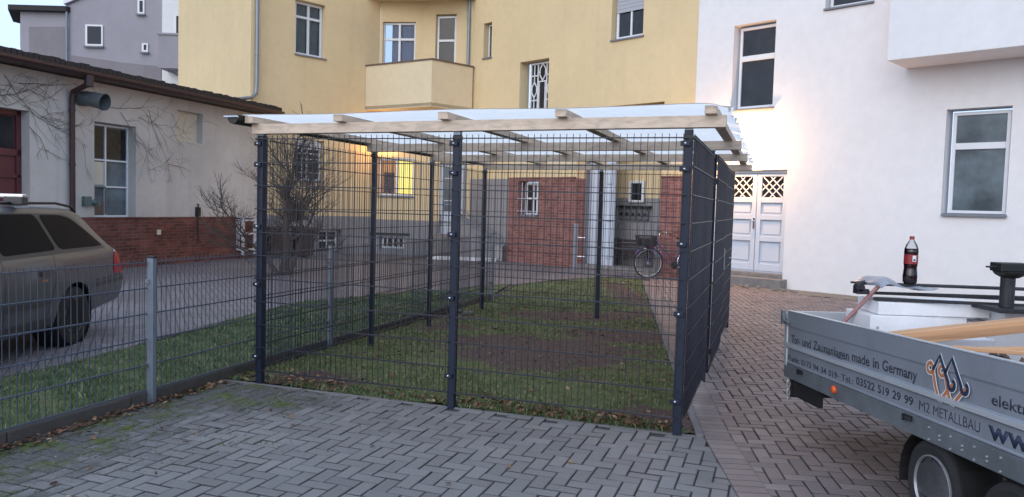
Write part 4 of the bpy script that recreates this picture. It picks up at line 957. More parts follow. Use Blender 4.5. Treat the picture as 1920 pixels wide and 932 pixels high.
g = MB(TS); g.box(2.58, 2.62, .185, .2, 1.2, 1.78); g.box(2.18, 2.6, .185, .2, 1.78, 1.81); g.build('green_bar', M['green_box'], ws)
g = MB(TS); g.box(4.53, 5.40, .17, .25, 2.98, 3.73); g.build('boarded_panel', M['cream'], sh)
# duct elbow
g = MB(TS); g.tube([(1.76, .1, 3.60), (1.76, -.12, 3.60), (1.79, -.28, 3.59), (1.83, -.42, 3.56), (1.86, -.56, 3.53)], [.15, .15, .155, .16, .17], 24, cap=False)
g.tube([(1.86, -.561, 3.53), (1.83, -.42, 3.56), (1.79, -.28, 3.59)], [.155, .148, .14], 24, cap=False)
for q_ in (((1.765, -.13, 3.60), (1.77, -.15, 3.60)), ((1.858, -.54, 3.532), (1.862, -.565, 3.528))): g.tube(q_, .168 if q_[0][1] > -.3 else .178, 24, cap=False)
du = g.build('vent_duct', M['duct'], sh, smooth='auto')
g = MB(TS); g.tube([(1.80, -.30, 3.585), (1.803, -.31, 3.582)], .146, 20); g.build('duct_inside', M['room'], du)
# socket box, hydrant
g = MB(TS); g.box(1.80, 1.98, -.09, 0, 1.38, 1.58); bx = g.build('socket_box', M['green_box'], sh, bev=.01)
g = MB(TS); g.tube([(1.98, -.05, 1.47), (2.12, -.08, 1.45)], .05, 10); g.box(2.08, 2.16, -.14, -.02, 1.39, 1.52); g.build('plug', M['green_box'], bx)
g = MB(TS); g.box(5.15, 5.24, -.1, 0, 1.15, 1.38); g.tube([(5.19, -.05, 1.38), (5.19, -.07, 1.44), (5.17, -.04, 1.46)], .02, 8); g.tube([(5.19, -.05, 1.15), (5.19, -.06, .75), (5.21, -.06, .5)], .014, 8); g.build('wall_tap', M['black'], sh, smooth='auto')
g = MB(TS); g.box(3.85, 3.95, -.06, -.02, .72, .84); g.build('plinth_vent', M['cream'], sh)
# bare climber on the shed wall
vn = MB(TS)
def climb(x, z, ang, L, r, depth):
    pts = [(x, -.02, z)]; rs = [r]; a = ang
    n = max(3, int(L / .09))
    for i in range(n):
        a += random.gauss(0, .16); x += math.cos(a) * L / n; z += math.sin(a) * L / n
        if z > 3.95 or z < (2.25 if x < 1.6 else 1.9) or x < -1.5 or (x < .62 and z < 3.22): break
        pts.append((x, -.02 - random.uniform(0, .02), z)); rs.append(max(.0022, r * (1 - .8 * i / n)))
        if depth > 0 and random.random() < .24: climb(x, z, a + random.choice((-1, 1)) * random.uniform(.4, 1.0), L * random.uniform(.3, .6), max(.0025, r * .6), depth - 1)
    if len(pts) > 1: vn.tube(pts, rs, 4)
for x, z, a, L in ((-.3, 3.9, -.7, 2.6), (-.5, 3.6, -.5, 2.4), (.1, 3.8, -.9, 2.2), (.5, 3.3, -.75, 1.6), (.6, 2.9, -.8, 1.3), (.0, 3.4, .2, 1.2), (.4, 3.7, -.1, 1.4)): climb(x, z, a, L, .0075, 3)
for x, z, a, L in ((2.4, 3.55, -.25, 2.4), (2.8, 3.45, -.9, 1.5), (3.6, 3.6, -1.2, 1.9), (3.3, 3.4, -.4, 1.3), (4.2, 2.4, -.3, .8), (3.0, 3.2, -.6, 1.5)): climb(x, z, a, L, .006, 2)
tag(vn.build('climbing_vine', M['vine']), 'leafless brown climbing vine spread over the upper shed wall around the downpipe', 'vine')

# ============================================================ FAR BUILDINGS
fb = thing('grey_tenement', (-19, 36, 0), 'distant grey tenement with small square windows rising behind the shed roof', 'building')
g = MB(); g.prism([(-22.0, 34), (-19.83, 34), (-17.5, 40), (-21.5, 41), (-23.2, 36.0)], 0, 9.62); g.build('stair_wing', M['far'], fb)
g = MB(); g.prism([(-22.35, 33.7), (-19.8, 33.7), (-17.2, 40.5), (-21.6, 41.5), (-23.7, 36.1)], 9.62, 9.84); g.build('roof', M['roof_felt'], fb)
g = MB(); g.prism([(-19.8, 0), (-15.59, 0), (-15.59, 13.5), (-18.0, 10.75), (-19.8, 9.95)], 33.9, 46, 'xz'); g.build('gable_wing', M['far'], fb)
g = MB(); g.prism([(-19.95, 9.93), (-18.0, 10.8), (-15.59, 13.55), (-15.59, 13.8), (-18.1, 11.0), (-19.95, 10.1)], 33.75, 46, 'xz'); g.build('verge_board', M['frame'], fb)
g = MB(); g.box(-20.0, -18.9, 35, 37, 9.6, 11.0); g.build('chimney', M['brown_metal'], fb)
g = MB(); g.prism([(-21.6, 5), (-19.9, 5), (-19.9, 9.0), (-21.6, 8.95)], 33.96, 34.0, 'xz'); g.prism([(-19.72, 5), (-15.7, 5), (-15.7, 7.35), (-17.5, 7.5), (-19.72, 7.75)], 33.86, 33.9, 'xz'); g.build('render_patch', M['far_d'], fb)
g = MB(); g.tube([(-19.83, 33.8, 0), (-19.83, 33.8, 9.9)], .05, 8); g.build('downpipe', M['zinc'], fb)
TG = Matrix.Translation((0, 33.9, 0))
def fwin(x0, x1, z0, z1): 
    f = MB(TG); f.box(x0, x1, -.05, .02, z0, z1); fo = f.build('window', M['frame'], fb); g = MB(TG); g.box(x0 + .09, x1 - .07, -.058, -.05, z0 + .09, z1 - .07); g.build('pane', M['far_glass'], fo)
    g = MB(TG); g.box(x0 - .05, x1 + .05, -.14, -.051, z0 - .07, z0); g.build('sill', M['sill'], fo)
fwin(-19.05, -18.28, 8.17, 9.10); fwin(-16.75, -16.45, 9.62, 10.26); fwin(-16.56, -16.29, 7.97, 8.36)
g = MB(TG); g.box(-21.95 + .6 - 1.0, -21.95 - .15, .6, 1.2, 8.2, 9.2)
g = MB(frame((-23.2, 36.0), (1.2, -2.0))); g.box(1.0, 1.45, -.04, .0, 8.2, 9.25); g.build('window', M['far_glass'], fb)
wf = thing('pale_tenement', (-14, 36, 0), 'sliver of a pale tenement with a small grey balcony left of the yellow building', 'building')
g = MB(); g.box(-15.55, -11.0, 33.6, 42, 0, 14); g.build('wall', M['white'], wf)
g = MB(); g.box(-15.3, -14.0, 32.7, 33.6, 7.1, 8.5); g.box(-15.35, -14.0, 32.65, 33.6, 8.5, 8.58); g.build('balcony', M['far'], wf)
g = MB(); g.tube([(-14.9, 32.75, 7.05), (-14.0, 33.6, 6.5)], .03, 6); g.tube([(-14.9, 32.75, 10.4), (-14.0, 33.55, 9.7)], .03, 6); g.build('brace', M['zinc'], wf)
g = MB(); g.box(-14.95, -14.5, 33.53, 33.6, 8.7, 9.55); fo = g.build('window', M['frame'], wf); g = MB(); g.box(-14.9, -14.56, 33.52, 33.53, 8.75, 9.5); g.build('pane', M['far_glass'], fo)

# ============================================================ WHITE RACK, BINS, POLE
rk = thing('slatted_rack', (-7.55, 20.7, 0), 'white slatted wooden rack standing against the shed brick plinth', 'rack')
TRK = frame((-7.86, 20.75), (1, -.42))
g = MB(TRK)
for xx in (0, .62):
    for yy in (0, .45): g.box(xx - .03, xx + .04, yy - .03, yy + .03, 0.08, 1.14)
rkl = g.build('frame', M['rackwhite'], rk, bev=.005)
for zz in (.22, .66, 1.02, 1.1):
    g = MB(TRK); g.box(-.03, .66, -.035, -.01, zz, zz + .05); g.box(.6, .66, -.01, .45, zz, zz + .05); g.box(-.03, .02, -.01, .45, zz, zz + .05); g.build('rail', M['rackwhite'], rk)
g = MB(TRK)
for k_ in range(7): g.box(.08 + k_ * .072, .115 + k_ * .072, -.055, -.036, .24, 1.05)
g.build('slats', M['rackwhite'], rk)
def wbin(x, y, lab):
    t = thing('waste_bin', (x, y, 0), lab, 'bin', 'dark waste bins behind the bare tree')
    T = Matrix.Translation((x, y, 0)) @ Matrix.Rotation(rad(40), 4, 'Z')
    g = MB(T); g.add([(-.2, -.22, .05), (.2, -.22, .05), (.2, .22, .05), (-.2, .22, .05), (-.25, -.28, .82), (.25, -.28, .82), (.25, .28, .82), (-.25, .28, .82)], [(3, 2, 1, 0), (4, 5, 6, 7), (0, 1, 5, 4), (1, 2, 6, 5), (2, 3, 7, 6), (3, 0, 4, 7)]); g.build('body', M['bin'], t, bev=.02)
    g = MB(T); g.box(-.27, .27, -.31, .3, .822, .87); g.box(-.2, .2, -.34, -.3, .80, .85); g.build('lid', M['bin'], t, bev=.015)
    for sx in (-.2, .2):
        g = MB(T); g.lathe([(.0, -.025), (.09, -.025), (.09, .025), (.0, .025)], (sx, .26, .09), 'x', 14); g.build('wheel', M['rubber'], t)
wbin(-6.65, 21.35, 'dark brown waste bin behind the bare tree, left one of the pair'); wbin(-6.0, 21.75, 'dark brown waste bin behind the bare tree, right one of the pair')
t = thing('bollard_post', (1.68, 20.1, 0), 'pale grey steel gate post with two silver hinge pins in front of the brick wall', 'post')
g = MB(); g.box(1.62, 1.73, 20.05, 20.15, 0, 1.22); g.build('shaft', M['galv'], t, bev=.006)
for zz in (.35, .85): g = MB(); g.tube([(1.73, 20.08, zz), (1.92, 20.04, zz)], .016, 8); g.build('hinge_pin', M['steel'], t)
t = thing('green_pole', (3.95, 19.4, 0), 'thin pale green steel pole standing behind the bicycle', 'pole')
g = MB(); g.tube([(3.55, 18.5, -.05), (3.55, 18.5, 1.22)], .032, 12); g.lathe([(.036, 0), (.036, .02), (0, .035)], (3.55, 18.5, 1.22), 'z', 12); g.build('tube', M['green_box'], t, smooth='auto')
# loose debris by the doorstep
g = MB()
for _ in range(14):
    x, y = 5.05 + random.uniform(-.5, .9), 16.4 + random.uniform(-.25, .25) ; y -= (x - 5.05) * .9; a = random.uniform(0, 3)
    g.bar((x, y, .03), (x + math.cos(a) * .16, y + math.sin(a) * .16, .03 + random.uniform(0, .03)), .05, .03)
tag(g.build('debris', M['step'], bev=.005), 'low scatter of broken grey debris on the ground before the doorstep', 'debris', kind='stuff')
g = MB()
for cx, cy in ((-1.2, 11.2),):
    for _ in range(7): x, y = cx + random.uniform(-.02, .55), cy + random.uniform(-.1, .15); g.bar((x, y, .03), (x + .12, y + random.uniform(-.05, .05), .035), .07, .04)
tag(g.build('rubble_pieces', M['concrete_l'], bev=.01), 'few pale broken concrete lumps on the soil at the back left of the cage', 'rubble', kind='stuff')

# ============================================================ BARE TREE
def bare_tree():
    t = thing('bare_tree', (-4.95, 16.4, 0), 'small leafless multi-stemmed tree with fine upswept twigs beside the yellow building', 'tree')
    tr = MB(); br_ = MB(); tw = MB()
    def grow(p, d, L, r, lev):
        n = 5; pts = [p]; rs = [r]; d = d.copy()
        for i in range(n):
            d = (d + Vector((random.gauss(0, .16), random.gauss(0, .17), .075))).normalized(); p = p + d * L / n; pts.append(p); rs.append(r * (1 - .42 * (i + 1) / n))
            if lev < 4 and i >= (2 if lev == 0 else 1):
                for _ in range(2 if random.random() < (.35 if lev < 2 else .7) else 1):
                    ax = Vector((random.gauss(0, 1), random.gauss(0, 1), random.gauss(.22, .45))).normalized(); nd = (d * .5 + ax * .95).normalized()
                    grow(p, nd, L * random.uniform(.5, .78), rs[-1] * .55, lev + 1)
        (tr if lev == 0 else br_ if lev < 3 else tw).tube(pts, [max(.0026, q) for q in rs], 7 if lev < 2 else 3, cap=False)
        if lev < 4: grow(p, d, L * .6, rs[-1], lev + 1) if lev > 1 else grow(p, d, L * .75, rs[-1] * .9, lev + 1)
    base = Vector((-4.95, 16.4, -.05))
    grow(base, Vector((-.16, .05, 1)), 1.35, .105, 0); grow(base + Vector((.1, 0, 0)), Vector((.35, -.05, 1)), 1.05, .06, 1); grow(base + Vector((-.08, .05, 0)), Vector((-.75, -.1, 1)), 1.15, .055, 1)
    tr.build('trunk', M['bark'], t, smooth=True); br_.build('branches', M['bark'], t); tw.build('twigs', M['bark'], t)
random.seed(23); bare_tree()

# ============================================================ CAR (estate, rear part in view)
def make_car():
    t = thing('estate_car', (-5.6, 9.15, 0), 'bronze-grey estate car with dark tinted windows and a silver roof bar parked on the road', 'car')
    # local frame: x from rear bumper to the front, y lateral (+y = the side facing us), z up
    ang = rad(-90 + 2.0); T = Matrix.Translation((-5.585, 9.14, 0)) @ Matrix.Rotation(ang, 4, 'Z')
    # x, zb, half width sill, half width mid, z mid, half width belt, z belt, half width roof, z roof edge, z roof centre
    st = [(-.12, .38, .74, .78, .54, .77, .66, .74, .685, .69), (-.06, .34, .82, .86, .55, .85, .68, .80, .72, .73), (.07, .32, .84, .885, .56, .865, .95, .76, 1.0, 1.03),
          (.30, .31, .85, .892, .60, .865, 1.005, .68, 1.20, 1.24), (.55, .28, .86, .9, .62, .87, 1.0, .655, 1.42, 1.445), (.85, .24, .86, .9, .62, .87, .995, .66, 1.455, 1.475), (1.4, .2, .86, .9, .62, .87, .985, .665, 1.47, 1.49),
          (2.2, .2, .86, .9, .62, .87, .965, .665, 1.465, 1.49), (2.9, .2, .86, .9, .62, .865, .945, .65, 1.42, 1.45), (3.4, .2, .86, .9, .60, .86, .93, .66, 1.15, 1.18), (3.75, .2, .86, .9, .58, .855, .915, .76, .95, .965), (4.2, .2, .86, .89, .55, .83, .85, .7, .87, .89), (4.6, .22, .80, .85, .5, .76, .74, .6, .77, .79), (4.76, .26, .66, .70, .48, .64, .62, .5, .65, .66)]
    V = []; F = []
    for s in st:
        x, zb, ws, wm, zm, wbt, zbt, wr_, zr, zc = s
        half = [(0, zb), (ws * .93, zb), (ws, zb + .05), (wm, zm), (wm - .004, (zm + zbt) / 2 + .03), (wbt, zbt), (wbt - .03, zbt + .02) if zr - zbt > .1 else (wbt - .02, zbt + .01), (wr_, zr - .015), (wr_ - .05, zr + .012), (wr_ * .5, zc - .005), (0, zc)]
        ring = half + [(-y, z) for y, z in half[-2:0:-1]]
        for y, z in ring: V.append((x, y, z))
    nR = 20
    for i in range(len(st) - 1):
        for j in range(nR): F.append((i * nR + j, i * nR + (j + 1) % nR, (i + 1) * nR + (j + 1) % nR, (i + 1) * nR + j))
    F.append(tuple(range(nR - 1, -1, -1))); F.append(tuple((len(st) - 1) * nR + j for j in range(nR)))
    me = bpy.data.meshes.new('tmp'); me.from_pydata(V, [], F); tmp = bpy.data.objects.new('tmp', me); COL.objects.link(tmp)
    ss = tmp.modifiers.new('s', 'SUBSURF'); ss.levels = 2; ss.render_levels = 2
    cut = MB()
    for wx in (1.07, 3.87):
        for sy in (-1, 1): cut.lathe([(.355, -.22), (.355, .22)], (wx, sy * .82, .32), 'y', 40)
    cm_ = bpy.data.meshes.new('cut'); cm_.from_pydata(cut.v, [], cut.f)
    bmx = bmesh.new(); bmx.from_mesh(cm_); bmesh.ops.recalc_face_normals(bmx, faces=bmx.faces); bmx.to_mesh(cm_); bmx.free()
    bmx = bmesh.new(); bmx.from_mesh(me); bmesh.ops.recalc_face_normals(bmx, faces=bmx.faces); bmx.to_mesh(me); bmx.free()
    cuto = bpy.data.objects.new('cut', cm_); COL.objects.link(cuto)
    dg = bpy.context.evaluated_depsgraph_get(); full = bpy.data.meshes.new_from_object(tmp.evaluated_get(dg)); bmf = bmesh.new(); bmf.from_mesh(full); bvh = BVHTree.FromBMesh(bmf); bmf.free()
    bo = tmp.modifiers.new('b', 'BOOLEAN'); bo.object = cuto; bo.operation = 'DIFFERENCE'; bo.solver = 'EXACT'
    dg = bpy.context.evaluated_depsgraph_get(); dg.update(); body = bpy.data.meshes.new_from_object(tmp.evaluated_get(dg))
    bpy.data.objects.remove(tmp); bpy.data.objects.remove(cuto)
    off = Vector(t.location)
    body.transform(Matrix.Translation(-off) @ T); body.name = 'body'; body.materials.clear(); body.materials.append(M['car'])
    body.polygons.foreach_set('use_smooth', [True] * len(body.polygons)); body.set_sharp_from_angle(angle=rad(32))
    bo_ = bpy.data.objects.new('body', body); COL.objects.link(bo_); bo_.parent = t
    def patch(name, poly, m, off_=.004, par=bo_, side=1, dirv=(0, -1, 0), grid=.05, org=3.0, smooth=True):
        """shape in the x-z plane projected on to the body from the side"""
        bm = bmesh.new(); f = bm.faces.new([bm.verts.new((x, 0, z)) for x, z in poly])
        xs = [p[0] for p in poly]; zs = [p[1] for p in poly]
        for k in np.arange(min(xs) + grid, max(xs), grid): bmesh.ops.bisect_plane(bm, geom=bm.verts[:] + bm.edges[:] + bm.faces[:], plane_co=(k, 0, 0), plane_no=(1, 0, 0))
        for k in np.arange(min(zs) + grid, max(zs), grid): bmesh.ops.bisect_plane(bm, geom=bm.verts[:] + bm.edges[:] + bm.faces[:], plane_co=(0, 0, k), plane_no=(0, 0, 1))
        bmesh.ops.triangulate(bm, faces=bm.faces[:]); d = Vector(dirv).normalized() * Vector((1, side, 1))
        for v in bm.verts:
            o_ = Vector((v.co.x, side * .84, v.co.z)) - d * 2.0; h = bvh.ray_cast(o_, d)
            if h[0] is not None: v.co = h[0] - d * off_
            else: v.co = Vector((v.co.x, side * .85, v.co.z))
        me_ = bpy.data.meshes.new(name); bm.to_mesh(me_); bm.free(); me_.transform(Matrix.Translation(-off) @ T); me_.materials.append(m)
        me_.polygons.foreach_set('use_smooth', [smooth] * len(me_.polygons)); ob = bpy.data.objects.new(name, me_); COL.objects.link(ob); ob.parent = par; return ob
    def arc(P, n=6):
        """round the corners of a polygon a little"""
        out = []
        N = len(P)
        for i in range(N):
            a, p, c = Vector(P[i - 1]), Vector(P[i]), Vector(P[(i + 1) % N]); r = min(.07, (a - p).length * .35, (c - p).length * .35)
            s, e = p + (a - p).normalized() * r, p + (c - p).normalized() * r
            for k in range(n + 1): u = k / n; q = s * (1 - u) ** 2 + p * 2 * u * (1 - u) + e * u * u; out.append((q.x, q.y))
        return out
    for sd_ in (1, -1):
        patch('pillar_trim', arc([(.38, 1.02), (.52, 1.15), (.80, 1.355), (1.0, 1.40), (2.3, 1.425), (2.85, 1.38), (3.48, .985)]), M['car_trim'], .003, side=sd_)
        patch('side_window', arc([(.42, 1.035), (.56, 1.16), (.84, 1.345), (1.02, 1.385), (1.42, 1.395), (1.30, 1.035)]), M['car_glass'], .006, side=sd_)
        patch('side_window', arc([(1.36, 1.035), (1.48, 1.40), (2.18, 1.405), (2.24, 1.02)]), M['car_glass'], .006, side=sd_)
        patch('side_window', arc([(2.30, 1.01), (2.26, 1.40), (2.80, 1.37), (3.45, 1.0)]), M['car_glass'], .006, side=sd_)
        patch('bumper_strip', [(-.04, .60), (.68, .585), (.68, .63), (-.04, .645)], M['car_trim'], .006, side=sd_)
        patch('sill_trim', [(1.48, .27), (3.45, .27), (3.45, .36), (1.48, .36)], M['car_trim'], .004, side=sd_)
        patch('window_trim', [(.40, 1.01), (3.5, .975), (3.5, .988), (.40, 1.024)], M['car_trim'], .006, side=sd_)
        patch('rub_strip', [(1.55, .50), (3.3, .50), (3.3, .56), (1.55, .56)], M['car_trim'], .008, side=sd_)
        patch('door_seam', [(1.46, 1.0), (1.468, 1.0), (1.475, .72), (1.62, .33), (1.61, .33), (1.465, .72)], M['black'], .002, side=sd_, grid=.04)
        patch('door_seam', [(2.28, 1.0), (2.288, 1.0), (2.30, .28), (2.292, .28)], M['black'], .002, side=sd_, grid=.04)
        patch('bumper_seam', [(.02, .672), (.68, .655), (.68, .663), (.02, .681)], M['black'], .002, side=sd_, grid=.04)
        patch('crease_shade', [(.2, .885), (1.44, .85), (1.44, .857), (.2, .892)], M['car_trim'], .002, side=sd_, grid=.04)  # dark strip paints the shade line of a body crease
        patch('marker_lamp', arc([(1.62, .735), (1.72, .735), (1.72, .76), (1.62, .76)]), M['orange_l'], .006, side=sd_)
        patch('door_handle', arc([(1.53, .79), (1.74, .79), (1.74, .845), (1.53, .845)]), M['rim'], .024, side=sd_)
        patch('tail_lamp', arc([(-.03, .70), (.30, .70), (.24, .95), (-.03, .95)]), M['tail_red'], .006, side=sd_, dirv=(.35, -1, 0), grid=.03)
        patch('reverse_lamp', arc([(-.02, .952), (.24, .952), (.2, 1.0), (-.02, 1.0)]), M['tail_white'], .006, side=sd_, dirv=(.35, -1, 0), grid=.03)
    # wheels
    for wx in (1.07, 3.87):
        for sy in (1, -1):
            g = MB(T); c = (wx, sy * .77, .315)
            g.lathe([(.20, -.10), (.27, -.105), (.305, -.09), (.315, -.06), (.315, .06), (.305, .09), (.27, .105), (.20, .10)], c, 'y', 40); ty = g.build('wheel', M['rubber'], t, smooth='auto')
            g = MB(T); s_ = sy; g.lathe([(.205, s_ * .10), (.195, s_ * .085), (.19, s_ * .02), (.05, s_ * .05), (.0, s_ * .055)], c, 'y', 36)
            for k in range(5):
                a = k * 2 * math.pi / 5 + .3; p = Vector((math.cos(a), 0, math.sin(a)))
                g.bar(Vector(c) + Vector((0, s_ * .07, 0)) + p * .03, Vector(c) + Vector((0, s_ * .088, 0)) + p * .195, .055, .03, up=(0, 1, 0))
            g.build('rim', M['rim'], ty, smooth='auto')
            g = MB(T); g.lathe([(.0, s_ * .098), (.026, s_ * .096), (.03, s_ * .085)], c, 'y', 16); g.build('hub_cap', M['steel'], ty, smooth=True)
    for wx in (1.07, 3.87):
        for sy in (-1, 1):
            g = MB(T); pr = [(.350, sy * .60), (.350, sy * .868)]; g.lathe(pr, (wx, 0, .32), 'y', 36); g.f = [f for f in g.f if len(f) == 4]; g.uv = g.uv[:len(g.f)]
            g.lathe([(.0, sy * .60), (.35, sy * .602)], (wx, 0, .32), 'y', 36); g.build('wheel_arch', M['black'], bo_)
    # roof rails and silver cross bar
    for sy in (1, -1):
        g = MB(T); g.tube([(.56, sy * .60, 1.42), (.66, sy * .60, 1.475), (.95, sy * .6, 1.51), (2.6, sy * .6, 1.51), (2.85, sy * .6, 1.45)], .014, 8); g.build('roof_rail', M['black'], t, smooth=True)
    for xx in (1.68,):
        g = MB(T); g.box(xx - .035, xx + .035, -.74, .72, 1.56, 1.60); cb = g.build('roof_bar', M['steel'], t, bev=.012)
        for sy in (1, -1): g = MB(T); g.box(xx - .05, xx + .05, sy * .60 - .07, sy * .60 + .12, 1.49, 1.575); g.build('bar_foot', M['car_trim'], cb, bev=.012)
    g = MB(T); g.box(.0, .04, -.26, .26, .78, .89); g.build('number_plate', M['frame'], t)
    g = MB(T); g.add([(.30, -.6, 1.10), (.30, .6, 1.10), (.52, .52, 1.36), (.52, -.52, 1.36)], [(0, 1, 2, 3)]); g.v = [v for v in g.v]; g.build('rear_window', M['car_glass'], t)
make_car()

# ============================================================ BICYCLE
def make_bike():
    t = thing('bicycle', (3.2, 17.9, 0), 'purple city bicycle with a black front basket leaning on its stand behind the cage', 'bicycle')
    T = Matrix.Translation((3.2, 17.75, .03)) @ Matrix.Rotation(rad(8), 4, 'Z')      # x along the bike from the front wheel, y away
    def wheel(cx):
        g = MB(T); R_ = .335; g.tube([(cx + math.cos(a) * R_, 0, .355 + math.sin(a) * R_) for a in np.linspace(0, 2 * math.pi, 41)[:-1]], .021, 8, closed=True); w_ = g.build('wheel', M['rubber'], t, smooth=True)
        g = MB(T); g.tube([(cx + math.cos(a) * .312, 0, .355 + math.sin(a) * .312) for a in np.linspace(0, 2 * math.pi, 41)[:-1]], .013, 6, closed=True); g.build('rim', M['rim_w'], w_, smooth=True)
        g = MB(T)
        for k in range(28):
            a = k * 2 * math.pi / 28; g.bar((cx + math.cos(a + .25) * .02, (-1) ** k * .025, .355 + math.sin(a + .25) * .02), (cx + math.cos(a) * .31, 0, .355 + math.sin(a) * .31), .003, .003)
        g.tube([(cx, -.05, .355), (cx, .05, .355)], .022, 10); g.build('spokes', M['rim_w'], w_)
        g = MB(T); g.tube([(cx + math.cos(a) * .372, 0, .355 + math.sin(a) * .372) for a in np.linspace(rad(25 if cx == 0 else -5), rad(165 if cx == 0 else 190) if cx else rad(150), 22)], .022, 6); g.build('mudguard', M['steel'] if cx else M['purple'], t, smooth=True)
    wheel(0); wheel(1.08)
    g = MB(T)
    hs, ht = Vector((.17, 0, .78)), Vector((.235, 0, .98)); bb = Vector((.62, 0, .32)); sc = Vector((.78, 0, .78)); ra_ = Vector((1.08, 0, .355))
    g.tube([hs, ht], .02, 10); g.tube([hs, (.35, 0, .50), (.5, 0, .36), bb], .019, 10); g.tube([hs + Vector((.03, 0, .1)), (.4, 0, .66), (.56, 0, .50), (.68, 0, .5)], .016, 10); g.tube([bb, sc], .017, 10)
    for s in (-1, 1): g.tube([bb, ra_ + Vector((0, s * .06, 0))], .011, 8); g.tube([sc - Vector((.02, 0, .08)), ra_ + Vector((0, s * .06, 0))], .010, 8); g.tube([hs, (.13, s * .05, .70), (0, s * .055, .355)], .011, 8)
    g.build('frame', M['purple'], t, smooth=True)
    g = MB(T); g.tube([ht, (.25, 0, 1.06)], .013, 8); g.tube([(.42, -.29, 1.06), (.30, -.27, 1.10), (.24, -.12, 1.08), (.24, .12, 1.08), (.30, .27, 1.10), (.42, .29, 1.06)], .011, 8); g.build('handlebar', M['steel'], t, smooth=True)
    for s in (-1, 1): g = MB(T); g.tube([(.44, s * .292, 1.055), (.33, s * .276, 1.09)], .016, 8); g.build('grip', M['black'], t, smooth=True)
    g = MB(T)
    def rct(z, k): return [(-.27 * k + -.02, -.17 * k), (.15 * k - .02, -.17 * k), (.15 * k - .02, .17 * k), (-.27 * k - .02, .17 * k)]
    for z, k in ((1.0, 1), (.95, .98), (.90, .95), (.85, .92), (.80, .89), (.76, .86)):
        P = rct(z, k)
        for i in range(4): g.bar((*P[i], z), (*P[(i + 1) % 4], z), .006 if z < 1 else .014, .006 if z < 1 else .014)
    for i in range(4):
        A, B = rct(1, 1), rct(0, .86)
        for u in np.linspace(0, 1, 15): g.bar((A[i][0] * (1 - u) + A[(i + 1) % 4][0] * u, A[i][1] * (1 - u) + A[(i + 1) % 4][1] * u, 1.0), (B[i][0] * (1 - u) + B[(i + 1) % 4][0] * u, B[i][1] * (1 - u) + B[(i + 1) % 4][1] * u, .76), .006, .006)
    g.box(-.24, .1, -.14, .14, .755, .765); g.box(-.22, .08, -.12, .12, .77, .93); g.build('basket', M['basket'], t)
    g = MB(T); g.tube([(-.05, 0, .70), (-.12, 0, .70)], [.03, .04], 12); g.build('headlamp', M['steel'], t, smooth=True)
    g = MB(T); g.tube([sc, (.80, 0, .93)], .013, 8); g.build('seat_post', M['steel'], t, smooth=True)
    g = MB(T); g.prism([(.66, -.03), (.78, -.05), (.9, -.12), (.96, -.11), (.97, 0), (.96, .11), (.9, .12), (.78, .05), (.66, .03)], .93, .985); g.build('saddle', M['black'], t, bev=.02)
    g = MB(T); g.tube([bb + Vector((0, -.05, 0)), bb + Vector((0, .05, 0))], .03, 10); g.lathe([(.0, -.045), (.09, -.045), (.09, -.04), (.0, -.04)], bb, 'y', 24); g.bar(bb + Vector((0, -.06, 0)), bb + Vector((.11, -.07, -.13)), .015, .02); g.box(.68, .77, -.14, -.07, .17, .19); g.build('crank', M['black'], t)
    g = MB(T); g.box(.88, 1.28, -.06, .06, .745, .757); g.bar((1.2, -.05, .75), (1.08, -.06, .4), .008, .008); g.bar((1.2, .05, .75), (1.08, .06, .4), .008, .008); g.build('rear_rack', M['black'], t)
    g = MB(T); g.tube([(.72, -.05, .30), (.86, -.19, -.02)], .01, 8); g.build('kickstand', M['steel'], t)
make_bike()

# ============================================================ TRAILER
Tx = Vector((.02804, -.9985, .0470)).normalized(); Ty = Vector((.99960, .02807, 0)).normalized(); Tz = Tx.cross(Ty); Tz = -Tz if Tz.z < 0 else Tz
TT = Matrix((Tx, Ty, Tz)).transposed().to_4x4(); TT.translation = (2.0785, 5.70, .888)      # origin: rear left top corner of the side board
tr = thing('flatbed_trailer', (2.09, 5.7, 0), 'grey aluminium-sided flatbed trailer with dark firm lettering at lower right', 'trailer')
LN, WD = 3.45, 1.85
# side board profile in (y, z): y<0 is outwards
def side_board(flip=False):
    b = MB(TT); P = [(.0, 0), (.03, 0), (.03, -.385), (.0, -.385), (0, -.268), (-.006, -.262), (-.010, -.250), (-.006, -.238), (.004, -.232), (.004, -.122), (.001, -.112), (-.003, -.105), (-.003, -.004)]
    P = [(-.003, -.003), (.0, 0), (.028, 0), (.028, -.385), (-.002, -.385), (-.002, -.378), (.004, -.372), (.004, -.278), (-.008, -.268), (-.014, -.254), (-.008, -.240), (.004, -.232), (.004, -.120), (-.003, -.108)]
    yy = 0
    def Y(y): return (WD - y) if flip else y
    n = len(P); vs = [(x, Y(p[0]), p[1]) for x in (.05, LN) for p in P]
    b.add(vs, [(i, (i + 1) % n, n + (i + 1) % n, n + i) for i in range(n)] + [tuple(range(n)), tuple(range(2 * n - 1, n - 1, -1))])
    return b.build('side_board', M['alu'], tr)
sb = side_board(); side_board(True)
b = MB(TT); b.box(.05, LN, -.005, .03, .0005, .006); b.build('top_edge', M['alu_l'], sb)
b = MB(TT); b.box(.05, LN, -.0165, -.008, -.264, -.242); b.build('ridge', M['alu_l'], sb)  # paler strip: the lit top of the ridge put into the colour
b = MB(TT); b.box(.0, .03, .03, WD - .03, -.385, -.002); b.box(-.006, .0, .05, WD - .05, -.27, -.24); tgt = b.build('tailboard', M['alu_l'], tr, bev=.003)
b = MB(TT); b.box(LN, LN + .03, .0, WD, -.385, 0); b.build('headboard', M['alu'], tr)
for yy in (.0, WD - .045):
    b = MB(TT); b.box(.0, .048, yy - .004, yy + .045, -.41, -.01); b.build('corner_post', M['alu_l'], tr, bev=.004)
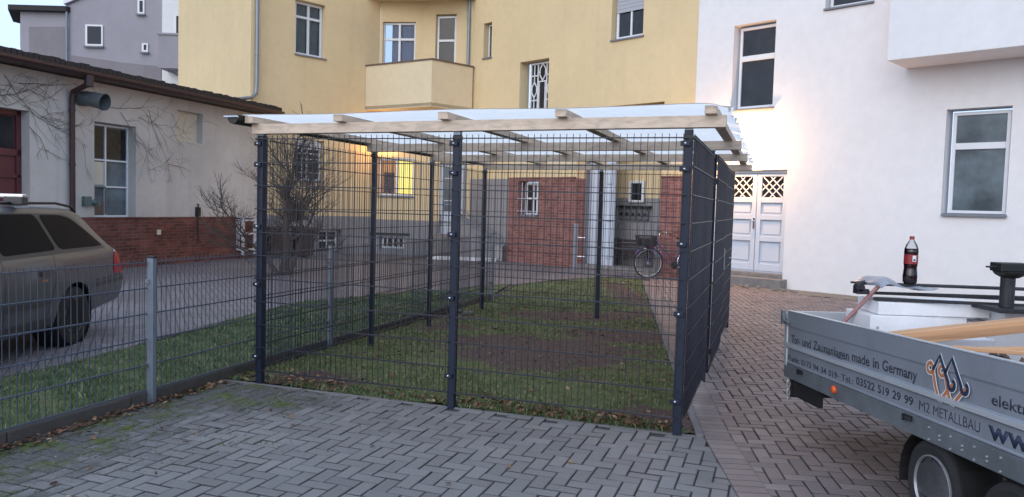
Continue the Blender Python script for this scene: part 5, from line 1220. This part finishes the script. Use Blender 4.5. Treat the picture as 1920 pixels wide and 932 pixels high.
b = MB(TT); b.box(-.012, .02, -.03, .0, -.03, .004); b.box(-.01, .10, -.028, -.004, -.085, -.055); b.tube([(.0, -.02, -.02), (.06, -.03, -.07), (.13, -.02, -.085)], .010, 8); b.box(.0, .035, -.035, -.005, -.10, -.03); b.build('corner_latch', M['steel_rail'], tr, bev=.003)
b = MB(TT); b.box(.03, LN, .03, WD - .03, -.43, -.39); b.build('deck', M['step'], tr)
b = MB(TT); b.box(.0, LN, .0, .045, -.495, -.389); b.box(.0, LN, WD - .045, WD, -.495, -.389); b.box(0, .05, .045, WD - .045, -.49, -.39); b.box(LN - .05, LN, .045, WD - .045, -.49, -.39)
for x_ in (.9, 1.5, 2.2, 2.8): b.box(x_, x_ + .05, .045, WD - .045, -.50, -.431)
fr = b.build('chassis_rail', M['steel_rail'], tr, bev=.004)
for x_ in (.32, 1.72, 3.0):
    b = MB(TT); b.box(x_ - .05, x_ + .03, -.016, .0, -.422, -.40); b.tube([(x_ - .04, -.014, -.43), (x_ + .01, -.026, -.412), (x_ + .05, -.018, -.416)], .008, 6); b.build('hinge_latch', M['black'], fr, bev=.002)
for i in range(14):
    x_ = 1.9 + (i % 7) * .09; z_ = -.422 - (.04 if (i % 2) else .0) - (i // 7) * .02
    b = MB(TT); b.lathe([(.0, -.007), (.006, -.005), (.007, 0)], (x_, .0, z_), 'y', 8); b.build('rivet', M['rim_w'], fr)
b = MB(TT); b.lathe([(.0, -.02), (.018, -.018), (.026, -.008), (.027, 0)], (.845, .0, -.435), 'y', 20); mk = b.build('side_marker', M['marker'], tr, smooth=True)
# rear light bar and its chain
b = MB(TT); b.box(.05, .085, .02, WD - .02, -.64, -.50); lbr = b.build('light_bar', M['black'], tr, bev=.004)
b = MB(TT); b.box(.06, .55, .03, .06, -.62, -.5); b.build('side_skirt', M['black'], lbr)
for i in range(5): 
    b = MB(TT); z_ = -.49 - i * .032; b.tube([(.085 + math.cos(a) * (.006 if i % 2 else .012), .004 + math.cos(a) * (.010 if i % 2 else .002), z_ - .018 + math.sin(a) * .022) for a in np.linspace(0, 6.283, 13)[:-1]], .0045, 6, closed=True); b.build('chain_link', M['rim_w'], lbr)
for yy in (.15, WD - .35): b = MB(TT); b.box(.02, .05, yy, yy + .2, -.62, -.53); b.build('tail_lamp', M['tail_red'], lbr, bev=.004)
# wheels (tandem), under the deck
for wx in (1.90, 2.50):
    for yy, s_ in ((.10, -1), (WD - .10, 1)):
        cz = -.724 - (wx - 1.9) * .047; c = (wx, yy, cz)
        b = MB(TT); b.lathe([(.155, -.07), (.20, -.082), (.232, -.07), (.243, -.045), (.243, .045), (.232, .07), (.20, .082), (.155, .07)], c, 'y', 48); wh = b.build('wheel', M['rubber'], tr, smooth='auto')
        b = MB(TT); b.lathe([(0.1600, s_ * .070), (0.1600, s_ * .080), (0.1535, s_ * .082), (0.1488, s_ * .066), (0.1395, s_ * .060), (0.1330, s_ * .020), (0.1228, s_ * -.012), (0.1023, s_ * -.016), (0.0911, s_ * .004), (0.0725, s_ * .016), (0.0418, s_ * .012), (0.0326, s_ * .03), (0.0279, s_ * .045), (0.0000, s_ * .048)], c, 'y', 40); rm = b.build('rim', M['rim_w'], wh, smooth='auto')
        for k in range(5):
            a = k * 2 * math.pi / 5 + .2; b = MB(TT); b.lathe([(.009, s_ * .0), (.009, s_ * .026), (.0, s_ * .028)], (wx + math.cos(a) * .067, yy, cz + math.sin(a) * .067), 'y', 8); b.build('wheel_nut', M['black'], rm)
b = MB(TT); vs = []
for k in range(15):
    a = rad(-10 + 200 * k / 14); vs.append((1.9 + math.cos(a) * .285 if a < math.pi / 2 else 1.9 + math.cos(a) * .285, -.724 + math.sin(a) * .285))
for yy in (.01, WD - .19):
    b = MB(TT); n = len(vs); b.add([(x, y_, z) for y_ in (yy, yy + .18) for x, z in vs], [(i, i + 1, n + i + 1, n + i) for i in range(n - 1)])
    mg_ = b.build('mudguard', M['black'], tr); mg_.modifiers.new('s', 'SOLIDIFY').thickness = .005
for x_ in (1.9, 2.50):
    b = MB(TT); b.tube([(x_, .15, -.73), (x_, WD - .15, -.73)], .03, 10); b.box(x_ - .04, x_ + .04, .3, .36, -.73, -.49); b.box(x_ - .04, x_ + .04, WD - .36, WD - .3, -.73, -.49); b.build('axle', M['black'], tr)
b = MB(TT); b.tube([(LN, WD / 2, -.47), (LN + 1.3, WD / 2, -.47)], .035, 10); b.build('drawbar', M['black'], tr)
# lettering on the side board
TX = TT @ Matrix(((1, 0, 0, 0), (0, 0, -1, 0), (0, 1, 0, 0), (0, 0, 0, 1)))     # text x -> along the board, text y -> up, text z -> outwards
def letter(txt, x, z, w, h, m, name='lettering', depth=.0012, off=.0, bold=0, shear=0):
    c = bpy.data.curves.new(name, 'FONT'); c.body = txt; c.size = 1; c.offset = bold; o = bpy.data.objects.new(name, c); COL.objects.link(o)
    dg = bpy.context.evaluated_depsgraph_get(); me = bpy.data.meshes.new_from_object(o.evaluated_get(dg)); bpy.data.objects.remove(o)
    xs = [v.co.x for v in me.vertices]; x0, x1 = min(xs), max(xs)
    sx = w / (x1 - x0); sz = h / .72
    bm = bmesh.new(); bm.from_mesh(me); r = bmesh.ops.extrude_face_region(bm, geom=bm.faces[:]); vs_ = [e for e in r['geom'] if isinstance(e, bmesh.types.BMVert)]
    for v in bm.verts: v.co.z = 0
    for v in vs_: v.co.z = 1
    for v in bm.verts: v.co = Vector((x + (v.co.x - x0) * sx, z + v.co.y * sz, off + v.co.z * depth))
    bmesh.ops.recalc_face_normals(bm, faces=bm.faces); bm.to_mesh(me); bm.free()
    me.transform(Matrix.Translation(-Vector(tr.location)) @ TX); me.materials.clear(); me.materials.append(m); me.name = name
    ob = bpy.data.objects.new(name, me); COL.objects.link(ob); ob.parent = tr; return ob
o1 = -.0045
def words(line, x, z, w, h, m, bold):
    tot = len(line); adv = {'m': 1.45, 'M': 1.45, 'w': 1.4, 'i': .5, 'l': .45, 't': .65, 'r': .7, ' ': .62, '-': .6, '.': .5, ':': .5, 'T': .95, 'Z': 1.05, '1': .8, 'f': .6}
    W_ = [adv.get(c, 1) for c in line]; k = w / sum(W_); pos = 0; i = 0
    while i < tot:
        if line[i] == ' ': pos += W_[i]; i += 1; continue
        j = i
        while j < tot and line[j] != ' ': j += 1
        ww = sum(W_[i:j]); letter(line[i:j], x + pos * k, z + (.012 * (x + pos * k - .118) if line[0] == 'T' else 0), (ww - .15) * k, h, m, off=o1, bold=bold); pos += ww; i = j
words('Tor- und Zaunanlagen made in Germany', .118, -.226, 1.665, .06, M['lettering'], .018)
words('Funk: 0173 94 34 019', .072, -.361, .80, .040, M['lettering'], .018)
letter('-', .875, -.358, .02, .05, M['lettering'], off=o1)
letter('Tel.:', .925, -.357, .16, .04, M['lettering'], off=o1, bold=.008)
words('03522 519 29 99', 1.12, -.347, .63, .046, M['lettering'], .02)
letter('M2', 1.80, -.352, .095, .052, M['lettering'], off=o1, bold=-.004)
letter('METALLBAU', 1.925, -.352, .365, .052, M['lettering'], off=o1, bold=-.004)
letter('elektrische', 2.362, -.205, .43, .05, M['lettering'], off=o1, bold=.014)
letter('www.', 2.346, -.356, .42, .085, M['navy'], off=o1, bold=.03)
# emblem: two dark peaks ending in hooks over two copper strokes with scrolls
em = MB(TT); eo = MB(TT); ew = MB(TT)
def hook(cx, cz, r, a0, a1, n=12): return [(cx + math.cos(a) * r, cz + math.sin(a) * r) for a in np.linspace(rad(a0), rad(a1), n)]
def mshape(dx, dz=0):
    return [(1.93 + dx, -.125 + dz), (1.985 + dx, -.045 + dz), (2.06 + dx, -.165 + dz)] + hook(2.085 + dx, -.172 + dz, .024, 185, 430, 14)
def wshape(dx, dz=0):
    return hook(1.905 + dx, -.118 + dz, .024, 330, 90, 10) + hook(1.90 + dx, -.120 + dz, .03, 80, -10, 6) + [(1.955 + dx, -.205 + dz), (1.985 + dx, -.262 + dz), (2.0 + dx, -.262 + dz), (2.09 + dx, -.17 + dz)]
for dx in (0, .10):
    for W_, T_, y_ in ((.034, .0010, -.0050),):
        ew.ribbon(mshape(dx), .030, .0008, y=-.0060); ew.ribbon(wshape(dx - .0), .030, .0008, y=-.0068)
    em.ribbon(mshape(dx), .021, .0010, y=-.0086); eo.ribbon(wshape(dx), .019, .0010, y=-.0076 - dx * .003)
ewo = ew.build('emblem_outline', M['white_l'], tr); em.build('emblem_peaks', M['navy'], tr); eo.build('emblem_scrolls', M['orange_l'], tr)
for ob in (ewo,): pass

# ---- load (rests on the deck)
def blk(name, x0, x1, y0, y1, z0, z1, m, lab, cat, rz=0, grp=None, bev=.006):
    c = Vector(((x0 + x1) / 2, (y0 + y1) / 2, z0)); T = Matrix.Translation(c) @ Matrix.Rotation(rad(rz), 4, 'Z'); g = MB(T)
    hx, hy = (x1 - x0) / 2, (y1 - y0) / 2; g.box(-hx, hx, -hy, hy, 0, z1 - z0)
    return tag(g.build(name, m, bev=bev), lab, cat, grp)
def deckz(y): return .888 - .39 + (5.7 - y) * .047
gb = 'white insulation blocks on the trailer'
blk('insulation_block', 2.40, 3.10, 5.02, 5.42, deckz(5.4) + .02, .80, M['white_load'], 'bottom white block at the left end of the load on the trailer', 'block', 3, gb)
blk('insulation_block', 2.40, 3.06, 5.05, 5.40, .803, .955, M['white_load'], 'middle white block at the left end of the load, jutting out furthest left', 'block', 2, gb)
blk('insulation_block', 2.47, 3.20, 5.04, 5.38, .958, 1.045, M['white_load'], 'top white block at the left, directly under the black bars', 'block', -2, gb)
blk('insulation_block', 3.08, 3.72, 4.86, 5.25, deckz(5.2) + .02, .925, M['white_load'], 'lower white block at the right end of the load behind the wooden beam', 'block', -3, gb)
blk('insulation_block', 3.215, 3.80, 4.9, 5.25, .928, 1.03, M['white_load'], 'upper white block at the right end of the load under the black bars', 'block', -1, gb)
blk('insulation_block', 2.55, 3.05, 4.72, 4.98, deckz(4.9) + .02, .86, M['white_load'], 'low white block in front of the stacked blocks, nearest the side board', 'block', 4, gb)
# bundle of black bars
bars_ = [((2.40, 5.22, 1.150), (3.9, 4.95, 1.158), .016), ((2.42, 5.26, 1.085), (3.9, 5.03, 1.08), .018), ((2.40, 5.14, 1.095), (3.95, 4.86, 1.118), .020), ((2.45, 5.10, 1.060), (3.9, 4.80, 1.063), .022), ((2.36, 5.26, 1.153), (3.85, 5.06, 1.158), .014)]
bl = ['thin black metal bar lying uppermost in the bundle on the trailer load', 'black square bar at the back of the bundle on the trailer load', 'front black bar of the bundle above the white blocks', 'lowest front black bar resting on the white blocks', 'slim dark rail lying on top of the bar bundle beside the bottle']
for (p, q, r), l in zip(bars_, bl):
    g = MB(); g.bar(p, q, r, r); tag(g.build('metal_bar', M['bars'], bev=.003), l, 'metal bar', 'bundle of black bars on the trailer')
t = thing('hinge_fitting', (2.38, 5.2, 1.12), 'knobbly black hinge fitting at the left end of the black bars', 'fitting')
g = MB(); g.lathe([(.0, -.03), (.03, -.03), (.032, 0), (.03, .03), (0, .03)], (2.37, 5.15, 1.13), 'y', 12); g.box(2.35, 2.43, 5.12, 5.2, 1.085, 1.12); g.build('plate', M['bars'], t, bev=.004)
g = MB(); g.tube([(2.34, 5.14, 1.15), (2.40, 5.13, 1.17)], .012, 8); g.build('pin', M['black'], t)
g = MB()
V2 = []; n1, n2 = 16, 10
for i in range(n1 + 1):
    for j in range(n2 + 1):
        u, v = i / n1, j / n2; x = 2.44 + .36 * u; y = 4.98 + .42 * v
        z = 1.125 + .062 * math.sin(math.pi * min(1, u * 1.9)) * math.sin(math.pi * (.15 + .7 * v)) * (1 if u < .53 else .6) + .008 * math.sin(13 * u + 4 * v) + .006 * math.sin(9 * v - 5 * u); V2.append((x, y + .03 * math.sin(5 * u), z + .02))
g.add(V2, [(i * (n2 + 1) + j, (i + 1) * (n2 + 1) + j, (i + 1) * (n2 + 1) + j + 1, i * (n2 + 1) + j + 1) for i in range(n1) for j in range(n2)])
sh_ = g.build('plastic_sheet', M['sheeting'], smooth=True); sh_.modifiers.new('s', 'SOLIDIFY').thickness = .004; tag(sh_, 'crumpled grey plastic sheet humped over the bars left of the bottle', 'sheet')
g = MB(); g.bar((2.31, 5.34, .80), (2.475, 5.08, 1.155), .028, .024); tag(g.build('tool_handle', M['pink'], bev=.005), 'faded pink wooden handle leaning from the side board up to the bars', 'handle')
# beam, plank, sticks, rubble
def beam3(name, p, q, wx, wz, lab, m='wood_load', cat='timber', grp='loose timbers on the trailer'):
    p, q = Vector(p), Vector(q); L = (q - p).length; d = (q - p).normalized(); y = Vector((0, 0, 1)).cross(d).normalized(); z = d.cross(y)
    R_ = Matrix((d, y, z)).transposed(); g = MB(); g.box(0, L, -wx / 2, wx / 2, -wz / 2, wz / 2); o = g.build(name, M[m], bev=.003); o.location = p; o.rotation_euler = R_.to_euler(); return tag(o, lab, cat, grp)
beam3('timber_beam', (2.30, 4.56, .875), (3.85, 4.50, 1.10), .10, .075, 'thick fresh orange-brown wooden beam slanting up to the right across the load')
beam3('timber_plank', (2.50, 4.26, .885), (3.6, 4.10, .86), .05, .022, 'thin pale wooden batten lying below the thick beam')
beam3('timber_plank', (2.60, 4.34, .86), (3.6, 4.20, .93), .06, .02, 'second thin batten at the far right, just above the rubble')
g = MB(); random.seed(5)
for _ in range(90):
    x, y = random.uniform(2.5, 3.7), random.uniform(3.6, 4.6); s_ = random.uniform(.03, .08); z = deckz(y) + .04 + random.uniform(0, .22) + (x - 2.5) * .08
    vs = [Vector((random.gauss(0, 1), random.gauss(0, 1), random.gauss(0, 1))).normalized() * s_ * random.uniform(.6, 1.1) for _ in range(9)]
    bm = bmesh.new()
    for v in vs: bm.verts.new(Vector((x, y, z)) + v)
    bmesh.ops.convex_hull(bm, input=bm.verts); bm.verts.index_update(); g.add([tuple(v.co) for v in bm.verts], [tuple(v.index for v in f.verts) for f in bm.faces]); bm.free()
tag(g.build('rubble', M['rubble']), 'heap of brown rubble and bark on the trailer deck behind the side board', 'rubble', kind='stuff')
# bottle
t = thing('cola_bottle', (2.72, 5.165, 1.161), 'tall plastic cola bottle with dark red label, nearly full, standing on the black bars', 'bottle')
bz = 1.161; bc = (2.72, 5.165, bz)
outer = [(.0, .004), (.030, .0), (.044, .012), (.0455, .05), (.043, .085), (.0405, .105), (.0415, .125), (.0435, .135), (.0435, .205), (.0445, .22), (.043, .24), (.034, .268), (.021, .29), (.0135, .302), (.0135, .318)]
g = MB(); g.lathe(outer, bc, 'z', 28); g.f = g.f[:-1]; g.uv = g.uv[:-1]; g.build('shell', M['bottle'], t, smooth=True)
g = MB(); g.lathe([(r * .965, h + .001) for r, h in outer[:11]] + [(.0, .243)], bc, 'z', 28); g.build('drink', M['cola'], t, smooth=True)
g = MB(); g.lathe([(.0442, .138), (.0442, .202)], bc, 'z', 28); g.f = g.f[:28]; g.uv = g.uv[:28]; lbl = g.build('label', M['label'], t, smooth=True)
for z0, z1, m_, a0, a1 in ((.155, .196, 'frame', -105, -72), (.160, .172, 'black', -98, -80)):
    g = MB(); A_ = np.linspace(rad(a0), rad(a1), 6); R_ = .0447 if m_ == 'frame' else .0450
    vs = [(bc[0] + math.cos(a) * R_, bc[1] + math.sin(a) * R_, bz + z) for z in (z0, z1) for a in A_]; g.add(vs, [(i, i + 1, 7 + i, 6 + i) for i in range(5)]); g.build('label_panel', M[m_], lbl, smooth=True)
g = MB(); g.lathe([(.0155, .303), (.0155, .322), (.014, .326), (.0, .326)], bc, 'z', 20); g.build('cap', M['label'], t, smooth='auto')
# vice-like machine at the right edge
t = thing('bench_vice', (3.13, 4.8, 1.16), 'black bench vice on a dark pedestal standing by the bars at the right edge', 'vice')
g = MB(); g.tube([(3.15, 4.8, 1.06), (3.15, 4.8, 1.26)], .042, 14); g.box(3.06, 3.40, 4.72, 5.02, 1.031, 1.06); g.build('pedestal', M['bars'], t, bev=.004)
g = MB(); g.lathe([(.05, 1.25), (.085, 1.27), (.10, 1.29)], (3.16, 4.8, 0), 'z', 18); g.box(3.065, 3.26, 4.74, 4.86, 1.29, 1.345); g.build('jaw', M['black'], t, bev=.006)
g = MB(); g.tube([(3.0, 4.79, 1.317), (3.07, 4.79, 1.317)], .006, 8); g.build('screw_handle', M['bars'], t)
